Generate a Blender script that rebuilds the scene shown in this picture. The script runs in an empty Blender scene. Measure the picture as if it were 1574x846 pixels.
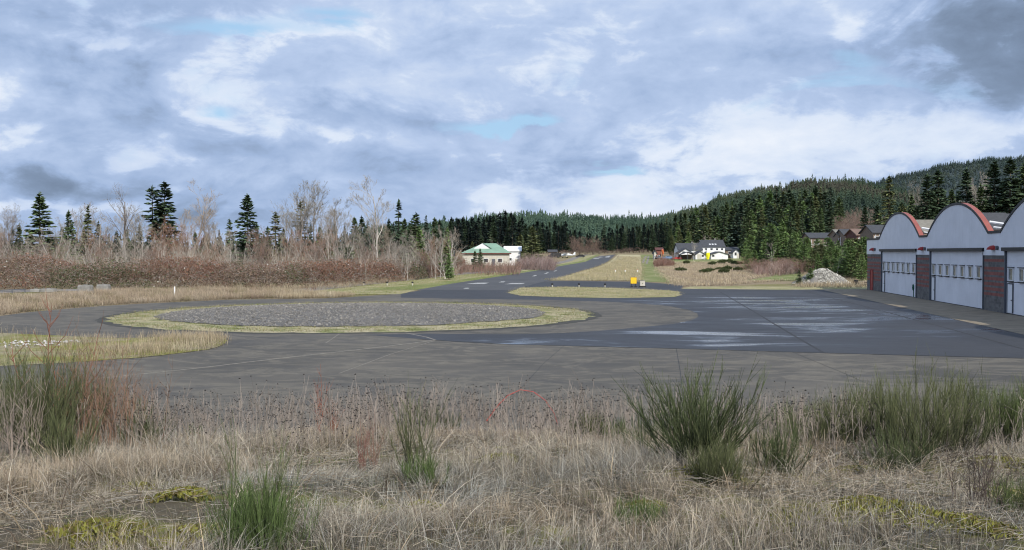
import bpy, math, random
import numpy as np
from mathutils import Vector
R = math.radians
rng = np.random.default_rng(11)
random.seed(5)
F, CX, HY, CZ = 1530.0, 787.0, 388.0, 4.75      # focal length in photo pixels, centre column, horizon row, eye height
scn = bpy.context.scene
COL = scn.collection

# ------------------------------------------------------------------ terrain
YK = [22, 140, 170, 200, 260, 300, 382, 425, 460, 500, 546, 700, 1000]
PK = {
 -400: [0, 0, .1, .5, 1.5, 2, 2.5, 3, 3.3, 3.6, 4, 5, 7],
 680:  [0, 0, .1, .3, 1.1, 1.6, 2.2, 2.7, 3.2, 3.7, 4.2, 5, 7],
 830:  [0, 0, 0, 0, .1, .25, 1.0, 1.4, 2.2, 3.0, 3.9, 5, 7],
 900:  [0, 0, 0, 0, 0, .1, .4, .8, 1.7, 2.8, 3.8, 5, 7],
 950:  [0, 0, 0, 0, .05, .2, 1.5, 2.7, 3.8, 4.1, 4.25, 5, 7],
 1010: [0, 0, 0, 0, .2, .5, 2.0, 2.8, 3.5, 4.0, 4.5, 6, 8],
 1200: [0, 0, .05, .3, .9, 1.5, 2.3, 3.0, 3.4, 4.0, 5, 8, 14],
 1260: [0, 0, .1, 1.5, 4, 5.5, 8, 9, 10, 11, 13, 18, 26],
 1900: [0, .1, .5, 2, 6, 7.5, 9.5, 11, 12, 13, 15, 20, 30]}
PX = np.array(sorted(PK)); TK = (PX - CX) / F
PZ = np.array([PK[k] for k in sorted(PK)], float)
MY = [-80, 2, 5.5, 8, 10, 13, 16, 18, 20, 23, 25.5]
MZ = [3.3, 3.15, 3.1, 2.84, 2.58, 2.17, 1.74, 1.36, .84, .10, -.04]
def ground(x, y):
    x = np.asarray(x, float); y = np.asarray(y, float)
    t = x / np.maximum(y, 22)
    zc = np.array([np.interp(y, YK, PZ[i]) for i in range(len(PX))])
    t = np.clip(t, TK[0], TK[-1])
    idx = np.clip(np.searchsorted(TK, t) - 1, 0, len(TK) - 2)
    f = (t - TK[idx]) / (TK[idx + 1] - TK[idx])
    if zc.ndim == 1: z = zc[idx] * (1 - f) + zc[idx + 1] * f
    else: z = np.take_along_axis(zc, idx[None], 0)[0] * (1 - f) + np.take_along_axis(zc, (idx + 1)[None], 0)[0] * f
    m = np.interp(y, MY, MZ)
    nz = .05 * np.sin(x * 1.3 + y * .7) + .04 * np.sin(x * 2.9 - y * 1.9 + 1) + .06 * np.sin(x * .45 + 2) 
    w = np.clip((23 - y) / 5, 0, 1)
    return np.where(y < 25.5, m + nz * w, z - .04)
def gz(x, y): return float(ground(np.array([x]), np.array([y]))[0])
def at(px, py, off=0.0):
    """point where the sight line through a spot of the photograph first meets the ground"""
    t = (px - CX) / F; s = (HY - py) / F
    ys = np.concatenate([np.arange(3, 30, .1), np.arange(30, 900, .5)])
    d = CZ + s * ys - (ground(t * ys, ys) + off)
    k = np.where(d <= 0)[0]
    if len(k) == 0: y = 700.0
    else:
        k = k[0]
        if k == 0: y = ys[0]
        else: y = ys[k - 1] + (ys[k] - ys[k - 1]) * d[k - 1] / (d[k - 1] - d[k])
    return (t * y, float(y))
def flat(px, py, z=0.0):
    y = (CZ - z) * F / (py - HY); return ((px - CX) / F * y, y)
def atY(px, y): return ((px - CX) / F * y, y)
def ztop(py, y): return CZ + (HY - py) / F * y

# ------------------------------------------------------------------ materials
def newmat(name):
    m = bpy.data.materials.new(name); m.use_nodes = True
    nt = m.node_tree; b = nt.nodes['Principled BSDF']; return m, nt, b
def N(nt, t, **k):
    n = nt.nodes.new(t)
    for a, v in k.items():
        if a in n.bl_rna.properties: setattr(n, a, v)
        else: n.inputs[a.replace('_', ' ')].default_value = v
    return n
def L(nt, a, b): nt.links.new(a, b)
def mix(nt, fac, a, b, mode='MIX'):
    n = nt.nodes.new('ShaderNodeMix'); n.data_type = 'RGBA'; n.blend_type = mode
    for i, v in ((0, fac), (6, a), (7, b)):
        if hasattr(v, 'is_output') or hasattr(v, 'links'): L(nt, v, n.inputs[i])
        else: n.inputs[i].default_value = v if i == 0 else (*v[:3], 1)
    return n.outputs[2]
def mth(nt, op, a, b=0.0, c=0.0, clamp=False):
    n = nt.nodes.new('ShaderNodeMath'); n.operation = op; n.use_clamp = clamp
    for i, v in enumerate((a, b, c)):
        if hasattr(v, 'links'): L(nt, v, n.inputs[i])
        else: n.inputs[i].default_value = v
    return n.outputs[0]
def noise(nt, scale, detail=4, rough=.55, vec=None, dist=0, sc=None):
    n = nt.nodes.new('ShaderNodeTexNoise'); n.inputs['Scale'].default_value = scale
    n.inputs['Detail'].default_value = detail; n.inputs['Roughness'].default_value = rough
    n.inputs['Distortion'].default_value = dist
    if vec is None:
        vec = nt.nodes.new('ShaderNodeTexCoord').outputs['Object']
    if sc:
        mp = nt.nodes.new('ShaderNodeMapping'); mp.inputs['Scale'].default_value = sc; L(nt, vec, mp.inputs['Vector']); vec = mp.outputs[0]
    L(nt, vec, n.inputs['Vector']); return n.outputs['Fac']
def ramp(nt, fac, stops):
    n = nt.nodes.new('ShaderNodeValToRGB'); e = n.color_ramp.elements
    while len(e) < len(stops): e.new(.5)
    for i, (p, c) in enumerate(stops):
        e[i].position = p; e[i].color = (c, c, c, 1) if isinstance(c, (int, float)) else (*c, 1)
    L(nt, fac, n.inputs[0]); return n.outputs[0]
def bump(nt, b, h, strength=.3, dist=.05):
    n = nt.nodes.new('ShaderNodeBump'); n.inputs['Strength'].default_value = strength; n.inputs['Distance'].default_value = dist
    L(nt, h, n.inputs['Height']); L(nt, n.outputs[0], b.inputs['Normal'])

def plain(name, col, rough=.7, var=.15, scale=1.5, metal=0, spec=.3):
    m, nt, b = newmat(name)
    f = noise(nt, scale, 5); f2 = ramp(nt, f, [(.3, 1 - var), (.7, 1 + var * .6)])
    L(nt, mix(nt, 1.0, col, f2, 'MULTIPLY'), b.inputs['Base Color'])
    b.inputs['Roughness'].default_value = rough; b.inputs['Metallic'].default_value = metal
    b.inputs['Specular IOR Level'].default_value = spec
    return m
def colmat(name, tint=(1, 1, 1), rough=.8, trans=0.0, spec=.15):
    """colour comes from the per-vertex attribute Col times a tint"""
    m, nt, b = newmat(name)
    a = N(nt, 'ShaderNodeAttribute'); a.attribute_name = 'Col'
    c = mix(nt, 1.0, a.outputs['Color'], tint, 'MULTIPLY')
    L(nt, c, b.inputs['Base Color']); b.inputs['Roughness'].default_value = rough
    b.inputs['Specular IOR Level'].default_value = spec
    if trans:
        t = N(nt, 'ShaderNodeBsdfTranslucent'); L(nt, c, t.inputs['Color'])
        ms = N(nt, 'ShaderNodeMixShader'); ms.inputs[0].default_value = trans
        L(nt, b.outputs[0], ms.inputs[1]); L(nt, t.outputs[0], ms.inputs[2])
        L(nt, ms.outputs[0], nt.nodes['Material Output'].inputs[0])
    return m
M = {}
M['blade'] = colmat('dry_blades', trans=.12)
M['leafy'] = colmat('leaf_faces', trans=.15)
M['twig'] = colmat('twig_bark', rough=.85)
M['stone'] = colmat('stone_grains', rough=.9)
M['needle_dark'] = colmat('needles_dark', (.060, .092, .052))
M['needle_mid'] = colmat('needles_mid', (.095, .135, .062))
M['needle_olive'] = colmat('needles_olive', (.125, .145, .065))
M['needle_blue'] = colmat('needles_blue', (.065, .098, .072))
M['needle_green'] = colmat('needles_green', (.155, .235, .085))
M['needle_black'] = colmat('needles_cloud_shaded', (.017, .028, .026))  # cloud shadow over the far belt, put into the needle colour
M['bark'] = plain('bark_grey', (.16, .13, .10), .9, .4, 6)
M['bark_pale'] = plain('bark_pale', (.42, .39, .35), .9, .4, 3)

def ground_mat():
    m, nt, b = newmat('ground_soil')
    pos = N(nt, 'ShaderNodeNewGeometry').outputs['Position']
    f1 = noise(nt, .09, 6, .6, pos); f2 = noise(nt, .8, 6, .65, pos); f3 = noise(nt, 5, 5, .7, pos)
    straw = mix(nt, ramp(nt, f3, [(.3, 0), (.7, 1)]), (.17, .13, .08), (.33, .27, .18))
    moss = mix(nt, ramp(nt, f3, [(.3, 0), (.7, 1)]), (.10, .11, .035), (.22, .22, .07))
    c = mix(nt, ramp(nt, f1, [(.50, 0), (.62, .7)]), straw, moss)
    c = mix(nt, ramp(nt, f2, [(.58, 0), (.72, .6)]), c, (.09, .08, .045))
    # close to the viewer the bank is damp soil and thatch
    sp = N(nt, 'ShaderNodeSeparateXYZ'); L(nt, pos, sp.inputs[0])
    near = mth(nt, 'LESS_THAN', sp.outputs[1], 26.0)
    f4 = noise(nt, 1.1, 6, .6, pos)
    thatch = mix(nt, ramp(nt, f4, [(.52, 0), (.64, 1)]), (.10, .085, .06), (.16, .16, .04))
    c = mix(nt, near, c, thatch)
    L(nt, c, b.inputs['Base Color']); b.inputs['Roughness'].default_value = .95; b.inputs['Specular IOR Level'].default_value = .1
    bump(nt, b, f3, .6, .1); return m
def grass_mat(name, green, straw, lo=.42, hi=.6, sc=.25):
    m, nt, b = newmat(name)
    pos = N(nt, 'ShaderNodeNewGeometry').outputs['Position']
    f1 = noise(nt, sc, 6, .62, pos); f3 = noise(nt, 4, 5, .75, pos, sc=(1, .5, 1))
    c = mix(nt, ramp(nt, f1, [(lo, 0), (hi, 1)]), green, straw)
    c = mix(nt, 1.0, c, ramp(nt, f3, [(.25, .55), (.75, 1.4)]), 'MULTIPLY')
    L(nt, c, b.inputs['Base Color']); b.inputs['Roughness'].default_value = .95; b.inputs['Specular IOR Level'].default_value = .1
    bump(nt, b, f3, .7, .08); return m
def asphalt(name, base, alt, wet=0.0, streak=None, rough=.75, tan=None):
    m, nt, b = newmat(name)
    pos = N(nt, 'ShaderNodeNewGeometry').outputs['Position']
    f1 = noise(nt, .12, 6, .6, pos, .6, (1, .8, 1)); f2 = noise(nt, 1.2, 6, .7, pos); f3 = noise(nt, 30, 3, .7, pos)
    c = mix(nt, ramp(nt, f1, [(.35, 0), (.65, 1)]), base, alt)
    if tan:
        f5 = noise(nt, .32, 7, .68, pos, 2.6, (.7, 1.1, 1))
        c = mix(nt, ramp(nt, f5, [(.48, 0), (.58, .5), (.66, .08)]), c, tan)
        f6 = noise(nt, .18, 6, .7, pos, 1.5, (.5, 1.0, 1))
        c = mix(nt, ramp(nt, f6, [(.52, 0), (.66, .4)]), c, (.055, .055, .058))
    c = mix(nt, 1.0, c, ramp(nt, f2, [(.3, .80), (.7, 1.18)]), 'MULTIPLY')
    c = mix(nt, 1.0, c, ramp(nt, f3, [(.3, .85), (.7, 1.15)]), 'MULTIPLY')
    r = ramp(nt, f2, [(.3, rough - .06), (.7, rough + .08)])
    bst = N(nt, 'ShaderNodeBump'); bst.inputs['Strength'].default_value = .25; bst.inputs['Distance'].default_value = .01
    L(nt, f3, bst.inputs['Height'])
    if wet:
        # damp sheen and standing water in the low parts of the slab
        wv = noise(nt, .16, 7, .62, pos, .5, (.55, 1.25, 1))
        sp = N(nt, 'ShaderNodeSeparateXYZ'); L(nt, pos, sp.inputs[0])
        def blob(x0, y0, sx, sy):
            dx = mth(nt, 'POWER', mth(nt, 'DIVIDE', mth(nt, 'SUBTRACT', sp.outputs[0], x0), sx), 2)
            dy = mth(nt, 'POWER', mth(nt, 'DIVIDE', mth(nt, 'SUBTRACT', sp.outputs[1], y0), sy), 2)
            return mth(nt, 'EXPONENT', mth(nt, 'MULTIPLY', mth(nt, 'ADD', dx, dy), -1.0))
        tot = None
        for bl in wet:
            g = blob(*bl); tot = g if tot is None else mth(nt, 'MAXIMUM', tot, g)
        damp = mth(nt, 'MULTIPLY', ramp(nt, wv, [(.36, .15), (.60, 1)]), tot)
        pud = ramp(nt, mth(nt, 'ADD', wv, mth(nt, 'MULTIPLY', tot, .16)), [(.63, 0), (.71, 1)])
        pud = mth(nt, 'MULTIPLY', pud, ramp(nt, tot, [(.2, 0), (.5, 1)]))
        c = mix(nt, mth(nt, 'MULTIPLY', damp, .55), c, (.02, .022, .026))
        r = mix(nt, damp, r, (.42, .42, .42)); r = mix(nt, pud, r, (.13, .13, .13))
        bst.inputs['Strength'].default_value = .12
        L(nt, r, b.inputs['Roughness'])
        b.inputs['Specular IOR Level'].default_value = .38
    else:
        L(nt, r, b.inputs['Roughness']); b.inputs['Specular IOR Level'].default_value = .25
    L(nt, c, b.inputs['Base Color']); L(nt, bst.outputs[0], b.inputs['Normal'])
    return m
M['ground'] = ground_mat()
M['verge'] = grass_mat('verge_grass', (.19, .21, .08), (.36, .32, .19), .34, .56, .35)
M['verge_green'] = grass_mat('verge_green_grass', (.17, .20, .075), (.32, .30, .16), .48, .7, .2)
M['straw'] = grass_mat('straw_grass', (.34, .32, .18), (.48, .42, .28), .35, .6, .1)
M['ringgrass'] = grass_mat('ring_grass', (.18, .20, .08), (.38, .34, .22), .38, .55, .6)
M['moss'] = grass_mat('moss_island', (.20, .20, .055), (.28, .25, .16), .42, .62, .35)
M['old_asphalt'] = asphalt('old_asphalt', (.072, .067, .058), (.118, .107, .088), tan=(.20, .178, .135))
M['brown_asphalt'] = asphalt('brown_asphalt', (.095, .088, .076), (.125, .115, .098), tan=(.15, .135, .11))
M['new_asphalt'] = asphalt('new_asphalt', (.030, .031, .035), (.043, .044, .048), rough=.70,
    wet=[(9, 52, 13, 4.5), (22, 90, 12, 22), (16, 66, 14, 12), (34, 70, 8, 20)])
M['runway'] = asphalt('runway_asphalt', (.055, .055, .056), (.078, .077, .076), rough=.7,
    wet=[(-8, 105, 12, 6)])
M['concrete'] = plain('apron_concrete', (.24, .20, .145), .85, .3, .8)
M['gravel'] = None
def gravel_mat():
    m, nt, b = newmat('gravel_bed')
    pos = N(nt, 'ShaderNodeNewGeometry').outputs['Position']
    v = nt.nodes.new('ShaderNodeTexVoronoi'); v.inputs['Scale'].default_value = 11; L(nt, pos, v.inputs['Vector'])
    f = noise(nt, .5, 5, .6, pos)
    c = mix(nt, ramp(nt, v.outputs['Color'], [(.2, 0), (.9, 1)]), (.075, .072, .068), (.26, .25, .235))
    c = mix(nt, 1, c, ramp(nt, f, [(.3, .75), (.7, 1.15)]), 'MULTIPLY')
    L(nt, c, b.inputs['Base Color']); b.inputs['Roughness'].default_value = .95
    bump(nt, b, v.outputs['Distance'], 1, .08); return m
M['gravel'] = gravel_mat()
M['dirt_road'] = plain('gravel_track', (.22, .20, .18), .95, .3, .7)
M['white'] = plain('white_paint', (.74, .75, .76), .5, .06, .8)
M['mark'] = plain('worn_marking', (.38, .38, .37), .8, .7, 2.5)
M['joint'] = plain('joint_tar', (.034, .034, .034), .7, .2, 3)
M['joint_pale'] = plain('joint_sand', (.24, .22, .18), .9, .3, 3)
M['glass'] = plain('window_glass', (.05, .055, .06), .12, .1, 1, spec=.8)
M['pane'] = plain('reflection_grey_pane', (.20, .22, .21), .15, .5, 1.2, spec=.7)  # pale grey stands in for light reflected by the hangar panes
M['black'] = plain('black_trim', (.018, .018, .02), .5, .1, 2)
M['darkgrey'] = plain('grey_steel', (.10, .11, .13), .5, .15, 2)
M['salmon'] = plain('salmon_cap', (.30, .095, .075), .55, .15, .8)
M['red'] = plain('red_paint', (.32, .025, .022), .5, .15, 2)
M['yellow'] = plain('yellow_panel', (.80, .50, .02), .5, .06, 2)
M['cream'] = plain('cream_panel', (.50, .48, .42), .7, .1, 2)
M['roof_dark'] = plain('roof_dark', (.062, .066, .075), .85, .2, 1.5)
M['roof_brown'] = plain('roof_brown', (.19, .13, .105), .85, .2, 1.5)
M['roof_tan'] = plain('roof_tan', (.20, .19, .165), .85, .2, 1.5)
M['roof_green'] = plain('roof_green', (.21, .33, .25), .6, .15, .6)
M['cloth_yellow'] = plain('yellow_cover', (.80, .75, .02), .6, .1, 2)
M['orange'] = plain('orange_cloth', (.55, .14, .05), .7, .1, 2)
M['blue'] = plain('blue_paint', (.09, .17, .30), .3, .1, 2)
M['tyre'] = plain('tyre_rubber', (.02, .02, .02), .8, .1, 4)
M['wood'] = plain('weathered_wood', (.26, .22, .18), .9, .3, 3)
M['wall_brown'] = plain('siding_brown', (.21, .165, .13), .8, .2, 2)
M['wall_red'] = plain('siding_dull_red', (.11, .05, .045), .8, .2, 2)
M['block_plain'] = plain('concrete_block', (.25, .245, .23), .9, .3, 1.5)
def siding():
    m, nt, b = newmat('white_siding')
    co = N(nt, 'ShaderNodeTexCoord').outputs['Object']
    w = nt.nodes.new('ShaderNodeTexWave'); w.bands_direction = 'X'; w.inputs['Scale'].default_value = 2.0
    w.inputs['Distortion'].default_value = 0; L(nt, co, w.inputs['Vector'])
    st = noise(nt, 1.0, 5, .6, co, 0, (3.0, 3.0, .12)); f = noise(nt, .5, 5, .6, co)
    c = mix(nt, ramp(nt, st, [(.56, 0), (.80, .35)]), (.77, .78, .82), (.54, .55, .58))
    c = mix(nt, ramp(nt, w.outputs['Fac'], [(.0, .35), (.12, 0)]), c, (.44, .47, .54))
    c = mix(nt, 1, c, ramp(nt, f, [(.3, .92), (.7, 1.05)]), 'MULTIPLY')
    L(nt, c, b.inputs['Base Color']); b.inputs['Roughness'].default_value = .75; b.inputs['Specular IOR Level'].default_value = .12
    bump(nt, b, w.outputs['Fac'], .3, .02); return m
M['siding'] = siding()
def block():
    m, nt, b = newmat('banded_block')
    co = N(nt, 'ShaderNodeTexCoord').outputs['Object']
    sp = N(nt, 'ShaderNodeSeparateXYZ'); L(nt, co, sp.inputs[0]); cb = N(nt, 'ShaderNodeCombineXYZ')
    L(nt, mth(nt, 'ADD', sp.outputs[0], sp.outputs[1]), cb.inputs[0]); L(nt, sp.outputs[2], cb.inputs[1])
    t = nt.nodes.new('ShaderNodeTexBrick'); t.inputs['Scale'].default_value = 1.0
    t.inputs['Brick Width'].default_value = .42; t.inputs['Row Height'].default_value = .21; t.inputs['Mortar Size'].default_value = .014
    t.inputs['Color1'].default_value = (.16, .155, .15, 1); t.inputs['Color2'].default_value = (.10, .097, .095, 1); t.inputs['Mortar'].default_value = (.15, .145, .14, 1)
    L(nt, cb.outputs[0], t.inputs['Vector'])
    z = sp.outputs[2]
    band = mth(nt, 'MULTIPLY', mth(nt, 'GREATER_THAN', z, 1.26), mth(nt, 'LESS_THAN', z, 3.57))
    alt = mth(nt, 'GREATER_THAN', mth(nt, 'SINE', mth(nt, 'MULTIPLY', z, math.pi * 2 / .42)), -.35)
    top = mth(nt, 'MULTIPLY', mth(nt, 'GREATER_THAN', z, 3.99), mth(nt, 'LESS_THAN', z, 4.2))
    bd = mth(nt, 'MAXIMUM', mth(nt, 'MULTIPLY', band, alt), top)
    red = mix(nt, noise(nt, 2.5, 3, .6, co), (.20, .062, .05), (.28, .10, .08))
    c = mix(nt, mth(nt, 'MULTIPLY', bd, .95), t.outputs['Color'], red)
    c = mix(nt, 1, c, ramp(nt, noise(nt, 1.5, 5, .6, co), [(.3, .7), (.7, 1.25)]), 'MULTIPLY')
    L(nt, c, b.inputs['Base Color']); b.inputs['Roughness'].default_value = .9; bump(nt, b, t.outputs['Fac'], -.3, .01); return m
M['block'] = block()

# ------------------------------------------------------------------ mesh helpers
def mesh_np(name, V, Fs, col=None, smooth=False):
    """Fs: list of int arrays (M,k)"""
    me = bpy.data.meshes.new(name); V = np.asarray(V, np.float32)
    me.vertices.add(len(V)); me.vertices.foreach_set('co', V.ravel())
    Fs = [np.asarray(f, np.int32) for f in Fs if len(f)]
    loops = np.concatenate([f.ravel() for f in Fs]); sizes = np.concatenate([np.full(len(f), f.shape[1]) for f in Fs])
    me.loops.add(len(loops)); me.loops.foreach_set('vertex_index', loops)
    st = np.concatenate([[0], np.cumsum(sizes)[:-1]]).astype(np.int32)
    me.polygons.add(len(sizes)); me.polygons.foreach_set('loop_start', st)
    try: me.polygons.foreach_set('loop_total', sizes.astype(np.int32))
    except Exception: pass
    me.polygons.foreach_set('use_smooth', np.full(len(sizes), bool(smooth)))
    me.update(calc_edges=True)
    if col is not None:
        a = me.color_attributes.new('Col', 'FLOAT_COLOR', 'POINT')
        c = np.ones((len(V), 4), np.float32); c[:, :3] = col; a.data.foreach_set('color', c.ravel())
    return me
def link(name, me, mat=None, parent=None, kind=None, loc=None):
    o = bpy.data.objects.new(name, me); COL.objects.link(o)
    if mat is not None:
        if isinstance(mat, str): mat = M[mat]
        if not me.materials: me.materials.append(mat)
    if parent: o.parent = parent
    if kind: o['kind'] = kind
    if loc: o.location = loc
    return o
def tag(o, label, cat, group=None):
    o['label'] = label; o['category'] = cat
    if group: o['group'] = group
    return o
def thing(name, label, cat, loc=(0, 0, 0), rz=0, group=None):
    o = bpy.data.objects.new(name, None); COL.objects.link(o); o.location = loc; o.rotation_euler = (0, 0, rz)
    o.empty_display_size = .3
    return tag(o, label, cat, group)

class G:
    """collects quads / tris with vertex colours"""
    def __init__(s): s.v = []; s.q = []; s.t = []; s.c = []; s.n = 0
    def add(s, V, Q=None, T=None, col=(1, 1, 1)):
        V = np.asarray(V, float).reshape(-1, 3); s.v.append(V)
        if Q is not None and len(Q): s.q.append(np.asarray(Q) + s.n)
        if T is not None and len(T): s.t.append(np.asarray(T) + s.n)
        c = np.asarray(col, float)
        s.c.append(np.broadcast_to(c, (len(V), 3)) if c.ndim < 2 else c); s.n += len(V)
    def mesh(s, name, smooth=False):
        fs = []
        if s.q: fs.append(np.concatenate(s.q))
        if s.t: fs.append(np.concatenate(s.t))
        return mesh_np(name, np.concatenate(s.v), fs, np.concatenate(s.c), smooth)
    def build(s, name, mat, parent=None, kind=None, smooth=False): return link(name, s.mesh(name, smooth), mat, parent, kind)
    def box(s, x0, x1, y0, y1, z0, z1, col=(1, 1, 1)):
        v = [(x, y, z) for z in (z0, z1) for y in (y0, y1) for x in (x0, x1)]
        s.add(v, [(0, 2, 3, 1), (4, 5, 7, 6), (0, 1, 5, 4), (2, 6, 7, 3), (0, 4, 6, 2), (1, 3, 7, 5)], None, col)
    def poly(s, P, col=(1, 1, 1)):
        """extruded outline is simpler as a fan; P convex, list of 3d points"""
        n = len(P); s.add(P, None, [(0, i, i + 1) for i in range(1, n - 1)], col)
    def tube(s, P, rad, n=6, col=(1, 1, 1)):
        P = [Vector(p) for p in P]; rr = rad if isinstance(rad, (list, tuple)) else [rad] * len(P)
        V = []
        for i, p in enumerate(P):
            d = (P[min(i + 1, len(P) - 1)] - P[max(i - 1, 0)]).normalized()
            a = d.cross(Vector((0, 0, 1)) if abs(d.z) < .9 else Vector((1, 0, 0))).normalized(); b = d.cross(a)
            for k in range(n):
                t = 2 * math.pi * k / n; V.append(p + (a * math.cos(t) + b * math.sin(t)) * rr[i])
        Q = [(i * n + k, i * n + (k + 1) % n, (i + 1) * n + (k + 1) % n, (i + 1) * n + k) for i in range(len(P) - 1) for k in range(n)]
        T = [(0, k, k + 1) for k in range(1, n - 1)] + [((len(P) - 1) * n, (len(P) - 1) * n + k + 1, (len(P) - 1) * n + k) for k in range(1, n - 1)]
        s.add([tuple(v) for v in V], Q, T, col)
def norm(a): return a / np.maximum(np.linalg.norm(a, axis=-1, keepdims=True), 1e-9)
def segs(g, P0, P1, R0, R1, col, n=3):
    """many tapered prisms at once"""
    P0 = np.asarray(P0, float); P1 = np.asarray(P1, float); R0 = np.asarray(R0, float); R1 = np.asarray(R1, float)
    d = norm(P1 - P0); up = np.where(np.abs(d[:, 2:3]) < .9, [[0, 0, 1.]], [[1., 0, 0]])
    a = norm(np.cross(d, up)); b = np.cross(d, a); m = len(P0)
    V = np.zeros((m, 2 * n, 3))
    for k in range(n):
        t = 2 * math.pi * k / n; o = a * math.cos(t) + b * math.sin(t)
        V[:, k] = P0 + o * R0[:, None]; V[:, n + k] = P1 + o * R1[:, None]
    base = np.arange(m)[:, None] * 2 * n
    Q = np.concatenate([base + np.array([[k, (k + 1) % n, n + (k + 1) % n, n + k]]) for k in range(n)])
    c = np.asarray(col, float)
    if c.ndim == 2: c = np.repeat(c, 2 * n, 0)
    g.add(V.reshape(-1, 3), Q, None, c)
def rhombs(g, C, A, B, col):
    """pointed leaf-like faces: centre, half length vector, half width vector"""
    V = np.stack([C - A, C + B, C + A, C - B], 1).reshape(-1, 3); m = len(C)
    g.add(V, np.arange(m * 4).reshape(-1, 4), None, np.repeat(np.asarray(col, float), 4, 0) if np.ndim(col) == 2 else col)
def blades(g, P, H, W, az, lean, col, lv=3, tipcol=None):
    """curved grass blades"""
    m = len(P); s = np.linspace(0, 1, lv + 1)
    ld = np.stack([np.cos(az), np.sin(az), np.zeros(m)], 1); fa = rng.uniform(0, math.pi, m)
    w = np.stack([np.cos(fa), np.sin(fa), np.zeros(m)], 1)
    V = np.zeros((m, lv + 1, 2, 3)); C = np.zeros((m, lv + 1, 2, 3))
    for i, t in enumerate(s):
        c = P + ld * (H * lean * t ** 1.7)[:, None]; c[:, 2] += H * t * (1 - .35 * lean * t)
        ww = w * (W * .5 * (1 - t * .92) )[:, None]
        V[:, i, 0] = c - ww; V[:, i, 1] = c + ww
        k = .26 + .74 * min(1, t * 1.35)  # shade at the blade roots, darkened in the vertex colour
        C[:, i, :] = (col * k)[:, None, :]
    n2 = 2 * (lv + 1); base = (np.arange(m) * n2)[:, None]
    Q = np.concatenate([base + np.array([[2 * i, 2 * i + 1, 2 * i + 3, 2 * i + 2]]) for i in range(lv)])
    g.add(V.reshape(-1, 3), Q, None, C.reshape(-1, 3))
def pip(x, y, poly):
    inside = np.zeros(len(x), bool); n = len(poly); j = n - 1
    for i in range(n):
        xi, yi = poly[i]; xj, yj = poly[j]
        c = ((yi > y) != (yj > y)) & (x < (xj - xi) * (y - yi) / (yj - yi + 1e-12) + xi)
        inside ^= c; j = i
    return inside
def scatter(poly, n):
    p = np.array(poly); lo = p.min(0); hi = p.max(0); out = []; c = 0
    while c < n:
        q = rng.uniform(lo, hi, (n * 2, 2)); q = q[pip(q[:, 0], q[:, 1], poly)]; out.append(q); c += len(q)
        if len(q) == 0: break
    return np.concatenate(out)[:n]
def smoothn(x, y, s, seed=0):
    """cheap smooth pseudo noise 0..1"""
    r = np.random.default_rng(seed); v = np.zeros_like(np.asarray(x, float)); a = 0
    for k in range(7):
        fx, fy = r.normal(0, 1, 2) * s * (1.5 ** (k * .5)); ph = r.uniform(0, 6.28); w = .8 ** k
        v = v + w * np.sin(fx * x + fy * y + ph); a += w
    return .5 + .5 * v / a * 1.6

# ------------------------------------------------------------------ ground sheets
def terrain():
    xs = np.concatenate([-np.geomspace(3000, 60, 45)[:-1], -np.linspace(60, 20, 40)[:-1], np.linspace(-20, 20, 161), np.linspace(20, 60, 40)[1:], np.geomspace(60, 3000, 45)[1:]])
    ys = np.concatenate([np.linspace(-80, 2, 20)[:-1], np.linspace(2, 26, 80)[:-1], np.linspace(26, 140, 40)[:-1], np.linspace(140, 560, 120), np.geomspace(565, 4200, 45)])
    X, Y = np.meshgrid(xs, ys); Z = ground(X.ravel(), Y.ravel())
    V = np.stack([X.ravel(), Y.ravel(), Z], 1); nx = len(xs)
    i, j = np.meshgrid(np.arange(nx - 1), np.arange(len(ys) - 1)); a = (j * nx + i).ravel()
    Q = np.stack([a, a + 1, a + nx + 1, a + nx], 1)
    link('ground', mesh_np('ground', V, [Q], smooth=True), 'ground', None, 'structure')
terrain()
def cast(pts): return [at(*p) for p in pts]
def sheet(name, poly, z, mat, parent=None, kind='structure'):
    me = bpy.data.meshes.new(name); me.from_pydata([(x, y, z) for x, y in poly], [], [list(range(len(poly)))]); me.update()
    return link(name, me, mat, parent, kind)
def smoothpoly(pts, it=2, closed=True):
    for _ in range(it):
        q = []; n = len(pts)
        for i in range(n):
            a = pts[i]; b = pts[(i + 1) % n]
            q += [(a[0] * .75 + b[0] * .25, a[1] * .75 + b[1] * .25), (a[0] * .25 + b[0] * .75, a[1] * .25 + b[1] * .75)]
        pts = q
    return pts
def ragged(pts, amp, step=.6, seed=1):
    r = np.random.default_rng(seed); out = []; n = len(pts)
    for i in range(n):
        a = np.array(pts[i]); b = np.array(pts[(i + 1) % n]); d = np.linalg.norm(b - a); k = max(1, int(d / step))
        nn = np.array([-(b - a)[1], (b - a)[0]]) / max(d, 1e-6)
        for j in range(k):
            out.append(tuple(a + (b - a) * j / k + nn * r.normal(0, amp)))
    return out
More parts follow.
